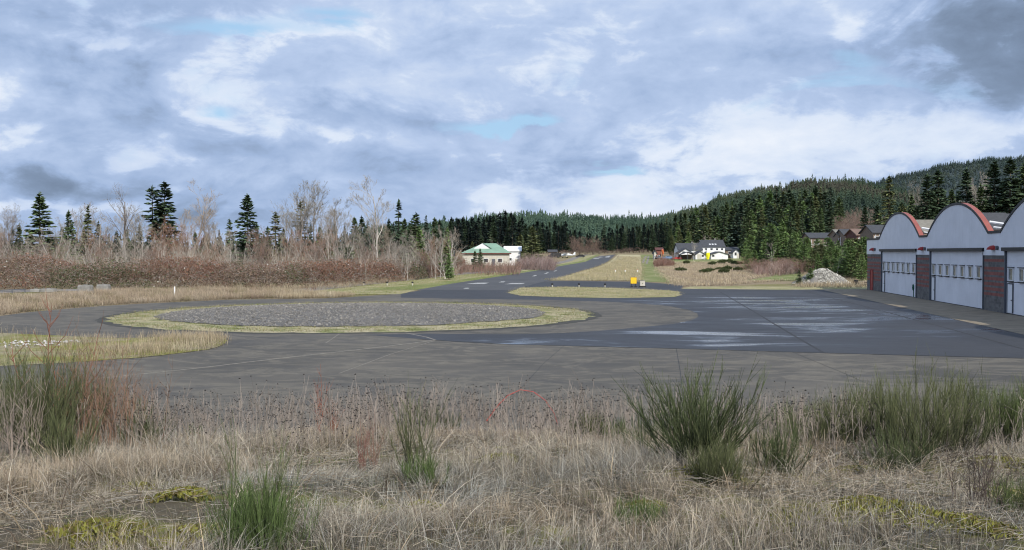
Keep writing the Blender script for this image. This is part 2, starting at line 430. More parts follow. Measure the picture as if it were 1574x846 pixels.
def rowsheet(name, Lp, Rp, off, mat, nx=10, kind='structure', parent=None):
    """strip between a left and a right border (plan points with rising y) laid on the terrain"""
    Lp = sorted(Lp, key=lambda p: p[1]); Rp = sorted(Rp, key=lambda p: p[1])
    y0 = max(Lp[0][1], Rp[0][1]); y1 = min(Lp[-1][1], Rp[-1][1])
    ys = sorted(set([y0, y1] + [k for k in YK if y0 < k < y1] + list(np.linspace(y0, y1, max(4, int((y1 - y0) / 3))))))
    ys = np.array(ys)
    xl = np.interp(ys, [p[1] for p in Lp], [p[0] for p in Lp]); xr = np.interp(ys, [p[1] for p in Rp], [p[0] for p in Rp])
    s = np.linspace(0, 1, nx + 1); X = xl[:, None] * (1 - s) + xr[:, None] * s; Y = np.repeat(ys[:, None], nx + 1, 1)
    Z = ground(X.ravel(), Y.ravel()) + off
    V = np.stack([X.ravel(), Y.ravel(), Z], 1); w = nx + 1
    i, j = np.meshgrid(np.arange(nx), np.arange(len(ys) - 1)); a = (j * w + i).ravel()
    return link(name, mesh_np(name, V, [np.stack([a, a + 1, a + w + 1, a + w], 1)], smooth=True), mat, parent, kind)

# taxiway and apron
loop_out = [(-160, 530), (-60, 500), (0, 486), (40, 480.5), (100, 475), (160, 470.5), (220, 467), (350, 461), (500, 459), (616, 452), (650, 445.5)]
edge = [flat(*p) for p in loop_out] + [flat(690, 437.8), flat(720, 433), flat(856, 431.6), flat(978, 433), flat(1029, 436.6), flat(1052, 439), flat(1048, 444), flat(1200, 445.5), flat(1290, 445), flat(1333, 445)]
apron_poly = edge + [(62, 130), (70, 22), (-60, 22), (-60, 40)]
sheet('taxiway', apron_poly, 0.0, 'old_asphalt')
# brown disc of older paving around the circle, dark new apron, each 4 mm up
new_up = [(1012, 446.8), (1046, 447), (1200, 445.5), (1290, 445), (1333, 445)]
arcp = [(1340, 445), (1700, 445)]
newp = [flat(616, 452), flat(650, 446), flat(690, 438.4), flat(856, 432.2), flat(978, 433.6), flat(1029, 437), flat(1050, 439.4), flat(1046, 444.4), flat(1200, 445.9), flat(1290, 445.4), flat(1334, 445.5)]
newp += [(44.6, 122), (40.0, 90), (36, 62), (34.5, 45)]
newp += [flat(*p) for p in [(1574, 551), (1400, 546.5), (1237, 542), (1100, 538), (1037, 536), (900, 532.5), (787, 530), (700, 526), (640, 521), (560, 515), (655, 513.5), (787, 514.5), (862, 512.5), (920, 509), (962, 505.5), (1005, 501.5), (1037, 498), (1062, 493), (1074, 487.5), (1072, 482), (1060, 477), (1030, 471), (987, 467), (930, 464), (847, 461.5), (700, 459.5), (616, 458)]]
sheet('apron', newp, .004, 'new_asphalt')
circ = [(-11.8 + 18.6 * math.cos(a), 76.4 + 18.6 * math.sin(a)) for a in np.linspace(0, 2 * math.pi, 96)[:-1]]
ring = [(-11.8 + 17.8 * math.cos(a), 76.4 + 17.9 * math.sin(a)) for a in np.linspace(0, 2 * math.pi, 120)[:-1]]
bed = [(-12.0 + 14.5 * math.cos(a), 76.5 + 14.4 * math.sin(a)) for a in np.linspace(0, 2 * math.pi, 96)[:-1]]
sheet('circle_edge_dirt', ragged(circ, .08), .008, plain('edge_dirt', (.06, .058, .05), .9, .3, 1))
def dome(name, poly, c, h, mat, z0=.012, rings=5, p=2.0):
    V = []; n = len(poly); Q = []
    for k in range(rings + 1):
        s = 1 - k / (rings + .0) * .98
        z = z0 + h * (1 - s ** p)
        for (x, y) in poly: V.append((c[0] + (x - c[0]) * s, c[1] + (y - c[1]) * s, z))
    for k in range(rings):
        for i in range(n): Q.append((k * n + i, k * n + (i + 1) % n, (k + 1) * n + (i + 1) % n, (k + 1) * n + i))
    V.append((c[0], c[1], z0 + h)); T = [(rings * n + i, rings * n + (i + 1) % n, len(V) - 1) for i in range(n)]
    return link(name, mesh_np(name, V, [np.array(Q), np.array(T)], smooth=True), mat, None, 'structure')
dome('grass_circle', ragged(ring, .2, .7, 3), (-11.8, 76.4), .10, 'ringgrass', rings=6, p=6)
dome('gravel_circle', ragged(bed, .22, .7, 4), (-12, 76.5), .28, 'gravel', z0=.115)
# left island, median strip
isl = [flat(*p) for p in [(345, 519), (330, 514), (270, 517), (200, 521), (125, 519), (60, 515.5), (0, 512), (-120, 514), (-300, 530), (-300, 585), (0, 563.5), (125, 557.5), (225, 549.5), (300, 541), (335, 535), (348, 527)]]
sheet('grass_island', ragged(smoothpoly(isl, 1), .06, .4, 6), .02, 'moss')
med = [flat(*p) for p in [(780, 450.5), (800, 442.6), (876, 441.4), (952, 443.3), (1029, 446.9), (1044, 449), (1046, 454), (1038, 457), (952, 458.7), (870, 457.5), (800, 455)]]
sheet('grass_median', ragged(med, .08, .5, 7), .02, 'verge')
# runway on the rising terrain, verges, gravel track
RL = [at(*p) for p in [(640, 446.5), (690, 437.4), (745, 429), (800, 420.6), (850, 411.6), (900, 402.6), (914, 396.2), (924.5, 391.4)]]
RR = [at(*p) for p in [(790, 446.5), (826, 436), (856, 429), (895, 416.2), (927, 406), (940, 397.5), (947, 391.4)]]
rowsheet('runway', RL, RR, .052, 'runway', 8)
VL = [at(*p) for p in [(486, 443.8), (557, 435.6), (629, 429.6), (705, 421.4), (757, 418.5), (817, 412.5), (850, 406), (893, 393.5), (912, 391.2)]]
v1 = [flat(520, 458), flat(486, 444)] + [tuple(p) for p in VL[1:]]
rowsheet('left_verge', [(-31.5, 103)] + VL, [flat(616, 452.5)] + RL, .03, 'verge', 8)
VG = [at(*p) for p in [(560, 446), (640, 438), (705, 431), (760, 424), (810, 416.5), (868, 405.6), (905, 396.5), (921, 391.4)]]
rowsheet('green_verge', VG, RL, .045, 'verge_green', 4)
TL = [at(*p) for p in [(425, 449.5), (486, 441.8), (557, 433.9), (629, 427.4), (705, 419.8), (757, 417.4), (817, 411.4), (845, 405.5), (880, 396), (898, 391.5)]]
TR = [at(*p) for p in [(470, 449.5), (530, 442.6), (600, 434.8), (660, 428.3), (720, 421.8), (780, 418), (830, 412.5), (856, 406.5), (890, 396.5), (908, 391.5)]]
rowsheet('gravel_track', TL, TR, .06, 'dirt_road', 2)
# field between runway and the grass strip
FL = [at(*p) for p in [(830, 431), (862, 427.5), (900, 416.5), (930, 406.5), (943, 398), (950, 391.6)]]
FR = [at(*p) for p in [(1030, 436.4), (1030, 427), (1012, 415), (1005, 405), (1003, 398), (1003, 391.6)]]
rowsheet('straw_field', FL, FR, .035, 'straw', 8)
GL = [at(*p) for p in [(983, 434), (986, 425), (987, 412), (985, 402), (985, 396), (984, 391.6)]]
rowsheet('green_strip', GL, FR, .05, 'verge_green', 3)
HR = [at(*p) for p in [(1240, 445), (1200, 430), (1170, 412), (1150, 404), (1135, 398)]]
HL = [at(*p) for p in [(1046, 445), (1032, 430), (1018, 412), (1040, 404), (1045, 398)]]
rowsheet('green_lawn', [at(*p) for p in [(1036, 405.5), (1030, 401), (1022, 396)]], [at(*p) for p in [(1190, 406), (1160, 401), (1150, 396.5)]], .05, 'verge_green', 6)
rowsheet('apron_verge', [flat(1052, 446.2), flat(1046, 444), flat(1062, 440.5)], [flat(1336, 446.2), flat(1336, 444), flat(1336, 439.5)], .03, 'verge', 8)
rowsheet('mown_strip', [at(1140, 432), at(1190, 425), at(1175, 419)], [at(1262, 432), at(1240, 425), at(1220, 419)], .05, 'verge_green', 6)
# tire ruts on the grass strip
for k, q in enumerate([[(988, 405), (990, 399), (993, 394)], [(994, 406), (996, 399), (997, 394)]]):
    P = [at(*p) for p in q]
    rowsheet('wheel_rut', [(x - .35, y) for x, y in P], [(x + .35, y) for x, y in P], .07, 'dirt_road', 1)
# dark side strip on far left with kerbside rail
lr = [flat(*p) for p in [(-200, 455), (0, 451.3), (40, 449), (128, 447.6)]] + [flat(*p) for p in [(128, 444.2), (60, 445), (0, 446.5), (-200, 449)]]
sheet('side_road', lr, .012, 'dirt_road')

# painted markings, joints
mk = lambda name, pts, z=.06, mat='mark': sheet(name, [flat(*p) for p in pts], z, mat)
def groundquad(name, pts, off, mat):
    P = [at(*p) for p in pts]
    me = bpy.data.meshes.new(name); me.from_pydata([(x, y, gz(x, y) + off) for x, y in P], [], [list(range(len(P)))]); me.update()
    return link(name, me, mat, None, 'structure')
for q in [[(775, 437.9), (802, 437.9), (808, 435.9), (788, 435.9)], [(714, 437.6), (745, 437.6), (752, 435.5), (735, 435.4)], [(766, 435.2), (774, 435.2), (777, 433.4), (771, 433.4)],
          [(817, 425.6), (822, 425.6), (826, 423.7), (822, 423.7)], [(712, 445), (720, 445), (722, 443.4), (715, 443.4)],
          [(836, 421.6), (840, 421.6), (844, 419.4), (841, 419.4)], [(850, 418), (853, 418), (857, 416), (854.6, 416)],
          [(911, 398.4), (919, 398.4), (924, 396.6), (914.5, 396.6)], [(920, 396.2), (926, 396.2), (929, 393.6), (923, 393.6)], [(929.6, 396.2), (936, 396.2), (939, 393.6), (932, 393.6)]]:
    groundquad('runway_marking', q, .072, 'mark')
def strip(name, pts, w, z, mat):
    P = [np.array(flat(*p)) for p in pts]; Lq, Rq = [], []
    for i, p in enumerate(P):
        d = P[min(i + 1, len(P) - 1)] - P[max(i - 1, 0)]; d = d / np.linalg.norm(d); nrm = np.array([-d[1], d[0]])
        Lq.append(tuple(p + nrm * w / 2)); Rq.append(tuple(p - nrm * w / 2))
    return sheet(name, Lq + Rq[::-1], z, mat)
for q, w in [([(1107, 449), (1165, 483), (1215, 513), (1266, 542.5)], .16), ([(1237, 448), (1330, 471.5), (1460, 506), (1574, 537)], .14), ([(1274, 448.5), (1400, 476), (1574, 515)], .12)]:
    strip('pavement_joint', q, w, .010, 'joint')
strip('pavement_joint', [(640, 521.8), (787, 530.3), (900, 532.9), (1037, 536.4), (1237, 542.4), (1400, 547), (1574, 551.6)], .12, .010, 'joint')
for q, w in [([(145, 583), (300, 567), (450, 549), (560, 537), (670, 523.5)], .16), ([(612, 510), (655, 518.5), (670, 523.5)], .12), ([(522, 513), (512, 520), (500, 528)], .06), ([(670, 523.5), (600, 545), (520, 575)], .05)]:
    strip('pavement_joint', q, w, .005, 'joint_pale')
for q, w in [([(868, 531), (835, 560), (790, 610)], .025), ([(1040, 536), (1046, 570), (1052, 620)], .025), ([(1217, 541), (1300, 575), (1400, 620)], .025)]:
    strip('pavement_joint', q, w, .005, 'joint')
# tan concrete slabs along the hangar
e = np.array([math.sin(R(8.07)), math.cos(R(8.07))]); nrm = np.array([-e[1], e[0]])
def fac(y, out=0.0): return (27.3 + .1418 * y + nrm[0] * out, y + nrm[1] * out)
sheet('concrete_strip', [fac(126, 0), fac(126, 5.9), fac(40, 5.9), fac(40, 0)], .012, 'concrete')

# ------------------------------------------------------------------ hangar building
HO = fac(127)
hg = thing('aircraft_hangar', 'long white aircraft hangar with arched parapets, red edging and banded block piers', 'hangar', (HO[0], HO[1], 0), math.atan2(-e[1], -e[0]))
LEN = 92.0; ZE, ZA = 6.36, 2.74
bays = [8.0 + 21.15 * k for k in range(4)]
DW = 16.1
def arch_z(u):
    for b in bays:
        s = (u - (b + 8.2)) / 9.1
        if abs(s) < 1: return ZE + ZA * (1 - abs(s) ** 2.15)
    return ZE
us = sorted(set([0.0, LEN] + list(np.arange(0, LEN, .45)) + [b + 8.2 + s * 9.1 for b in bays for s in (-1, 1, -.985, .985)] + bays + [b + DW for b in bays]))
g = G()                                   # front skin above the doors
def zlow(u): return 4.5
for a, b in zip(us[:-1], us[1:]):
    m = (a + b) / 2; ind = any(bb < m < bb + DW for bb in bays)
    zl = 4.86 if ind else 4.5
    za, zb = arch_z(a), arch_z(b)
    y0, y1 = (-.06, .0)
    V = [(a, y0, zl), (b, y0, zl), (b, y0, zb), (a, y0, za), (a, .46, zl), (b, .46, zl), (b, .46, zb), (a, .46, za)]
    g.add(V, [(0, 1, 2, 3), (5, 4, 7, 6), (0, 4, 5, 1)])
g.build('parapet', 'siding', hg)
g = G()                                   # red cap following the arches, thin black edge in front
gb = G()
for a, b in zip(us[:-1], us[1:]):
    za, zb = arch_z(a), arch_z(b)
    for (gg, y0, y1, h0, h1) in ((g, -.04, .40, .004, .09), (gb, -.12, -.062, -.10, .11)):
        V = [(a, y0, za + h0), (b, y0, zb + h0), (b, y1, zb + h0), (a, y1, za + h0), (a, y0, za + h1), (b, y0, zb + h1), (b, y1, zb + h1), (a, y1, za + h1)]
        gg.add(V, [(4, 5, 6, 7), (0, 1, 5, 4), (2, 3, 7, 6), (3, 2, 1, 0)])
g.build('parapet_cap', 'salmon', hg); gb.build('edge_trim', 'black', hg)
g = G()
piers = [(0, 8.0)] + [(b + DW, min(b + 21.15, LEN)) for b in bays]
for a, b in piers:
    gp = G(); gp.box(a, b, .02, .6, 0, 4.497); gp.build('block_pier', 'block', hg)
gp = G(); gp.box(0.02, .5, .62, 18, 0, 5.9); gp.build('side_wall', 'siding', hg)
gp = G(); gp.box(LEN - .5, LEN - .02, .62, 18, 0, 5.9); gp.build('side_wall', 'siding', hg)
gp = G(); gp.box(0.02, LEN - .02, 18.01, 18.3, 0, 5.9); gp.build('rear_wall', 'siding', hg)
gp = G(); gp.box(-.2, LEN + .2, .47, 18.6, 5.92, 6.2); gp.build('roof', 'roof_dark', hg)
for b in bays:
    d = G(); d.box(b + .12, b + DW - .12, .10, .22, 2.50, 4.83)
    d.box(b + .12, b + DW - .12, .10, .22, .06, 2.44)
    do = d.build('hangar_door', 'siding', hg)
    f = G(); f.box(b - .25, b + DW + .25, -.24, .05, 4.84, 5.12); f.build('door_header', 'black', hg)
    for xx in (b - .02, b + DW - .115):
        f = G(); f.box(xx, xx + .135, -.07, .3, 0, 4.835); f.build('door_jamb', 'darkgrey', hg)
    f = G(); f.box(b + .12, b + DW - .12, .05, .18, 0.0, .055); f.build('bottom_seal', 'black', do)
    for k in range(7):
        c = b + .12 + 15.86 * (k + .5) / 7 - .1
        w = G(); 
        for (x0, x1, z0, z1) in ((c - .5, c - .42, 2.62, 3.5), (c + .42, c + .5, 2.62, 3.5), (c - .5, c + .5, 2.55, 2.63), (c - .5, c + .5, 3.48, 3.56)): w.box(x0, x1, .0, .12, z0, z1)
        wo = w.build('window', 'white', do)
        p = G(); p.box(c - .42, c + .42, .06, .09, 2.63, 3.48); p.build('pane', 'pane', wo)
        p = G(); p.box(c - .58, c + .58, -.10, .095, 3.563, 3.63); p.build('rain_hood', 'darkgrey', wo)
        p = G(); p.box(c - .62, c + .45, -.05, .095, 2.46, 2.54); p.build('sill', 'black', wo)
    w = G(); w.box(b + .55, b + 1.55, .02, .095, .12, 2.3); wd = w.build('entry_door', plain('bright_door', (.75, .77, .80), .5, .05) if b == bays[0] else bpy.data.materials['bright_door'], do)
    p = G(); p.box(b + .48, b + .54, .0, .10, .1, 2.38); p.box(b + 1.56, b + 1.62, .0, .10, .1, 2.38); p.box(b + .48, b + 1.62, .0, .10, 2.305, 2.38); p.build('frame', 'darkgrey', wd)
    p = G(); p.box(b + 1.40, b + 1.47, -.04, .018, 1.05, 1.12); p.build('handle', 'black', wd)
# red wall lamps on the band
for u in [4.0] + [b + DW + 2.6 for b in bays]:
    p = G(); n = 10
    for i in range(n):           # half dome shade pointing down
        a0, a1 = math.pi * i / n, math.pi * (i + 1) / n
        for j in range(4):
            r0, r1 = .42 * math.cos(j * .38), .42 * math.cos((j + 1) * .38); z0, z1 = .36 * math.sin(j * .38), .36 * math.sin((j + 1) * .38)
            q = lambda a, r, z: (u - r * math.cos(a), -.07 - r * math.sin(a) * 1.3, 4.95 + z)
            p.add([q(a0, r0, z0), q(a1, r0, z0), q(a1, r1, z1), q(a0, r1, z1)], [(0, 1, 2, 3)])
    lo = p.build('wall_lamp', 'red', hg)
    p = G(); p.tube([(u, -.2, 4.9), (u, -.2, 5.02)], .08, 8); p.build('bulb', 'cream', lo)
    p = G(); p.tube([(u + 1.0, -.061, 5.1), (u + 1.0, -.24, 5.1)], .17, 12); p.build('round_vent', 'darkgrey', hg)
# red side door, drain hose, white braces behind the parapet
p = G(); p.box(2.2, 3.5, -.03, .018, .05, 2.5); rd = p.build('side_door', 'red', hg)
p = G(); p.box(2.1, 2.19, -.06, .018, .02, 2.6); p.box(3.51, 3.6, -.06, .018, .02, 2.6); p.box(2.1, 3.6, -.06, .018, 2.51, 2.6); p.build('frame', plain('dark_red', (.2, .02, .02)), rd)
p = G(); p.tube([(23.8, -.2, .1), (23.8, -.2, 1.0)], .04, 6)
p.tube([(23.8 + .22 * math.cos(a), -.24, 1.1 + .28 * math.sin(a)) for a in np.linspace(0, 6.28, 14)], .06, 6); p.build('garden_hose', plain('hose_green', (.02, .12, .08)), hg)
for b in bays:
    for s, dx in ((b + 15.2, 3.0),):
        p = G(); p.tube([(s, .72, arch_z(s) - .25), (s + dx, 5.2, 6.3)], .11, 6); p.tube([(s + 1.0, .72, arch_z(s + 1.0) - .2), (s + dx + .4, 3.4, 6.3)], .08, 6)
        p.build('brace', 'white', hg)

# ------------------------------------------------------------------ small fittings
def edge_light(px, py, label, mat='black', h=.55, grp='edge lights beside the runway'):
    x, y = flat(px, py); t = thing('edge_light', label, 'light', (x, y, .02), 0, grp)
    p = G(); p.tube([(0, 0, 0), (0, 0, h * .6)], .07, 8); p.build('stake', 'cream', t)
    p = G(); p.tube([(0, 0, h * .6), (0, 0, h * .72), (0, 0, h * .95), (0, 0, h)], [.13, .16, .14, .05], 10); p.build('lens', mat, t)
edge_light(559, 439.5, 'leftmost of the three stubby dark lights along the left gravel track', grp='dark edge lights left of the runway')
edge_light(595, 439.2, 'middle one of the three stubby dark lights along the left gravel track', grp='dark edge lights left of the runway')
edge_light(634, 439.2, 'rightmost of the three stubby dark lights along the left gravel track', grp='dark edge lights left of the runway')
edge_light(849, 442, 'leftmost of the dark lights on the grass median, nearest the runway')
edge_light(890, 442, 'middle of the three dark lights on the grass median')
edge_light(930, 442.4, 'dark light on the grass median, nearest the yellow sign')
for px, lb in ((946, 'leftmost of the three white markers in the straw field'), (961, 'middle of the three white markers in the straw field'), (980, 'rightmost of the three white markers in the straw field, nearest the green strip')):
    x, y = at(px, 419); t = thing('white_marker', lb, 'marker', (x, y, gz(x, y)), 0, 'white markers in the straw field')
    p = G(); p.tube([(0, 0, 0), (0, 0, .2), (0, 0, .6)], [.14, .13, .09], 10); p.build('marker_body', 'white', t)
    p = G(); p.tube([(0, 0, .6), (0, 0, .7)], [.1, .06], 10); p.build('marker_top', 'orange', t)
x, y = flat(268, 455); t = thing('marker_post', 'short white post standing in the dry grass before the brambles', 'post', (x, y, 0))
p = G(); p.tube([(0, 0, 0), (0, 0, .98)], .075, 8); p.build('post_body', 'white', t)
p = G(); p.tube([(0, 0, .98), (0, 0, 1.08)], [.09, .07], 8); p.build('post_cap', 'cream', t)
# airfield sign: yellow panel with black feet
x, y = flat(974, 441.5); t = thing('yellow_sign', 'square yellow taxiway sign on dark feet in the grass median', 'sign', (x, y, .02))
p = G(); p.box(-.38, .38, -.05, .05, .48, 1.28); p.build('panel', 'yellow', t)
p = G(); p.box(-.42, -.385, -.07, .07, .44, 1.32); p.box(.385, .42, -.07, .07, .44, 1.32); p.box(-.42, .42, -.07, .07, 1.285, 1.32); p.box(-.42, .42, -.07, .07, .44, .475); p.build('frame', plain('sign_frame', (.5, .3, .03)), t)
for s in (-.27, .27):
    p = G(); p.tube([(s, 0, 0), (s, 0, .438)], .035, 6); p.box(s - .17, s + .17, -.2, .2, 0, .09); p.build('leg', 'black', t)
p = G(); p.tube([(0, 0, .05), (0, 0, .44)], .04, 6); p.build('centre_post', 'darkgrey', t)
x, y = flat(987.5, 441.3); t = thing('grey_cabinet', 'pale grey utility cabinet on black base beside the yellow sign', 'cabinet', (x, y, .02))
p = G(); p.box(-.33, .33, -.25, .25, .13, .83); p.build('body', 'cream', t)
p = G(); p.box(-.42, .42, -.3, .3, 0, .12); p.build('base', 'black', t)
p = G(); p.box(-.36, .36, -.28, .28, .835, .88); p.build('lid', 'block_plain', t)
p = G(); p.box(-.03, .03, -.275, -.255, .4, .52); p.build('handle', 'black', t)
# concrete blocks and rail on the left
for (x0, x1, py, h, lb) in ((121, 141, 451, .95, 'pale square concrete block standing upright at the bramble edge'), (150, 168, 449, .9, 'darker concrete block half hidden by grass right of the pale upright block'), (48, 62, 449, .34, 'low concrete block lying at the left below the brambles'), (64, 85, 449, .4, 'long low concrete block lying next to the small one')):
    a = flat(x0, py); b = flat(x1, py); w = b[0] - a[0]
    p = G(); p.box(-w / 2, w / 2, -.4, .4, 0, h * .8); p.add([(-w / 2, -.4, h * .8), (w / 2, -.4, h * .8), (w / 2, .4, h * .8), (-w / 2, .4, h * .8), (-w / 2 + .06, -.34, h), (w / 2 - .06, -.34, h), (w / 2 - .06, .34, h), (-w / 2 + .06, .34, h)], [(0, 1, 5, 4), (1, 2, 6, 5), (2, 3, 7, 6), (3, 0, 4, 7), (4, 5, 6, 7)])
    p.box(-.2, .2, -.06, .06, h, h + .07)
    o = p.build('concrete_block', 'block_plain'); o.location = ((a[0] + b[0]) / 2, a[1], .0); o.rotation_euler = (0, 0, rng.uniform(-.15, .15)); tag(o, lb, 'concrete block')
a = flat(-90, 456); b = flat(38, 450.5)
t = thing('guard_rail', 'low dark metal rail at the far left edge of the side road', 'rail')
p = G(); p.tube([(a[0], a[1], .42), (b[0], b[1], .42)], .05, 6); p.tube([(a[0], a[1], .25), (b[0], b[1], .25)], .035, 6); p.build('rail', 'darkgrey', t)
for k in range(7):
    s = k / 6; p = G(); p.tube([(a[0] + (b[0] - a[0]) * s, a[1] + (b[1] - a[1]) * s, 0), (a[0] + (b[0] - a[0]) * s, a[1] + (b[1] - a[1]) * s, .48)], .05, 6); p.build('post', 'darkgrey', t)
# timber stack by the gravel pile
x, y = flat(1325, 438.5); t = thing('timber_stack', 'stack of weathered planks on bearers beside the gravel pile', 'timber', (x, y, .0), .05)
p = G()
for k in range(4): p.box(-.9, 1.1, -.5 + k * .26, -.28 + k * .26, .42, .5)
p.build('planks', 'wood', t)
p = G(); p.box(-1.0, -.75, -.5, .5, 0, .75); p.build('upright', 'black', t)
p = G(); p.box(.6, .8, -.5, .5, 0, .41); p.build('bearer', 'black', t)
p = G(); p.box(-.5, .9, -.45, .4, .2, .27); p.build('lower_shelf', 'wood', t)

# ------------------------------------------------------------------ gravel pile
def stones(g, P, S, base=(.30, .29, .27), var=.35, dark=None, hot=.05):
    m = len(P); oct_ = np.array([(1, 0, 0), (-1, 0, 0), (0, 1, 0), (0, -1, 0), (0, 0, .75), (0, 0, -.4)])
    V = P[:, None] + oct_[None] * S[:, None, None] * rng.uniform(.6, 1.3, (m, 6, 1))
    a = rng.uniform(0, 6.28, m); ca, sa = np.cos(a), np.sin(a); D = V - P[:, None]
    V = P[:, None] + np.stack([D[..., 0] * ca[:, None] - D[..., 1] * sa[:, None], D[..., 0] * sa[:, None] + D[..., 1] * ca[:, None], D[..., 2]], -1)
    T = np.array([(0, 2, 4), (2, 1, 4), (1, 3, 4), (3, 0, 4), (2, 0, 5), (1, 2, 5), (3, 1, 5), (0, 3, 5)])
    T = (np.arange(m) * 6)[:, None, None] + T[None]
    c = np.array(base)[None] * rng.uniform(1 - var, 1 + var, (m, 1)); c = np.where(rng.random((m, 1)) < hot, c * 1.9, c)
    g.add(V.reshape(-1, 3), None, T.reshape(-1, 3), np.repeat(c, 6, 0))
def pile():
    cx, cy = flat(1274, 437); cy += 3.2; RX, RY, H = 4.3, 3.4, 2.35
    g = G(); nr, na = 26, 64; V = [(0, 0, H)]
    def pz(r, a): 
        x, y = r * math.cos(a), r * math.sin(a)
        return H * max(0, 1 - r ** 1.25) * (1 + .10 * math.sin(3 * a + 1) * r) + .07 * math.sin(x * 14 + y * 9) * (1 - r) * r * 3 - .05
    for k in range(1, nr + 1):
        for i in range(na):
            a = 2 * math.pi * i / na; r = k / nr; q = 1 + .07 * math.sin(5 * a) + .05 * math.sin(9 * a + 2)
            V.append((RX * r * q * math.cos(a), RY * r * q * math.sin(a), pz(r, a)))
    T = [(0, 1 + i, 1 + (i + 1) % na) for i in range(na)]
    Q = [(1 + k * na + i, 1 + (k + 1) * na + i, 1 + (k + 1) * na + (i + 1) % na, 1 + k * na + (i + 1) % na) for k in range(nr - 1) for i in range(na)]
    g.add(V, Q, T, (.19, .18, .165))
    n = 9000; r = np.sqrt(rng.random(n)) * 1.03; a = rng.uniform(0, 6.28, n)
    P = np.array([(RX * r[i] * math.cos(a[i]), RY * r[i] * math.sin(a[i]), pz(min(r[i], 1), a[i])) for i in range(n)])
    stones(g, P, rng.gamma(2.2, .03, n) + .03, (.30, .29, .26), .55)
    o = g.build('gravel_pile', 'stone'); o.location = (cx, cy, 0)
    tag(o, 'grey heap of broken rock and gravel beside the hangar corner', 'gravel pile')
pile()
# loose gravel in the circle
g = G(); n = 22000; P = scatter([(x, y) for x, y in bed], n); r = np.hypot(P[:, 0] + 12, P[:, 1] - 76.5) / 14.5
stones(g, np.column_stack([P, .125 + .28 * (1 - np.clip(r, 0, 1) ** 2)]), rng.gamma(2, .012, n) + .016, (.19, .18, .165), .5, None, .012)
g.build('loose_gravel', 'stone', None, 'stuff')
# pale stones on the left island
g = G(); P = np.array([flat(*p) for p in [(10, 530), (30, 529), (22, 532), (45, 531), (60, 528), (105, 527), (75, 533), (14, 535), (95, 529), (52, 527)]] )
P = np.concatenate([P + rng.normal(0, .5, P.shape) for _ in range(8)]); stones(g, np.column_stack([P, np.full(len(P), .05)]), rng.uniform(.05, .14, len(P)), (.42, .41, .40), .3)
g.build('pale_stones', 'stone', None, 'stuff')

# ------------------------------------------------------------------ buildings
def wallbox(g, x0, x1, y0, y1, z0, z1): g.box(x0, x1, y0, y1, z0, z1)
def window(parent, x, z, w, h, y, mat='white'):
    p = G(); t = .09
    p.box(x - w / 2 - t, x - w / 2, y - .08, y - .01, z - t, z + h + t); p.box(x + w / 2, x + w / 2 + t, y - .08, y - .01, z - t, z + h + t)
    p.box(x - w / 2, x + w / 2, y - .08, y - .01, z + h, z + h + t); p.box(x - w / 2, x + w / 2, y - .08, y - .01, z - t, z)
    o = p.build('window', mat, parent); q = G(); q.box(x - w / 2, x + w / 2, y - .05, y - .012, z, z + h); q.build('pane', 'glass', o); return o
def gable_roof(g, x0, x1, y0, y1, ze, zr, axis='x', o=.4, t=.22):
    """ridge along axis"""
    if axis == 'x':
        ym = (y0 + y1) / 2; k = (zr - ze) / (ym - y0); P = [(y0 - o, ze - o * k), (ym, zr), (y1 + o, ze - o * k)]
        for (a, b) in ((P[0], P[1]), (P[1], P[2])):
            V = [(x0 - o, a[0], a[1]), (x1 + o, a[0], a[1]), (x1 + o, b[0], b[1]), (x0 - o, b[0], b[1])]
            V += [(v[0], v[1], v[2] + t) for v in V]; g.add(V, [(0, 3, 2, 1), (4, 5, 6, 7), (0, 1, 5, 4), (1, 2, 6, 5), (2, 3, 7, 6), (3, 0, 4, 7)])
    else:
        xm = (x0 + x1) / 2; k = (zr - ze) / (xm - x0); P = [(x0 - o, ze - o * k), (xm, zr), (x1 + o, ze - o * k)]
        for (a, b) in ((P[0], P[1]), (P[1], P[2])):
            V = [(a[0], y0 - o, a[1]), (b[0], y0 - o, b[1]), (b[0], y1 + o, b[1]), (a[0], y1 + o, a[1])]
            V += [(v[0], v[1], v[2] + t) for v in V]; g.add(V, [(0, 3, 2, 1), (4, 5, 6, 7), (0, 1, 5, 4), (1, 2, 6, 5), (2, 3, 7, 6), (3, 0, 4, 7)])
def gable_walls(g, x0, x1, y0, y1, ze, zr, axis='x', z0=-1.5):
    g.box(x0, x1, y0, y1, z0, ze)
    if axis == 'x':
        ym = (y0 + y1) / 2
        for x in (x0, x1): g.add([(x, y0, ze), (x, y1, ze), (x, ym, zr)], None, [(0, 1, 2)])
    else:
        xm = (x0 + x1) / 2
        for y in (y0, y1): g.add([(x0, y, ze), (x1, y, ze), (xm, y, zr)], None, [(0, 1, 2)])
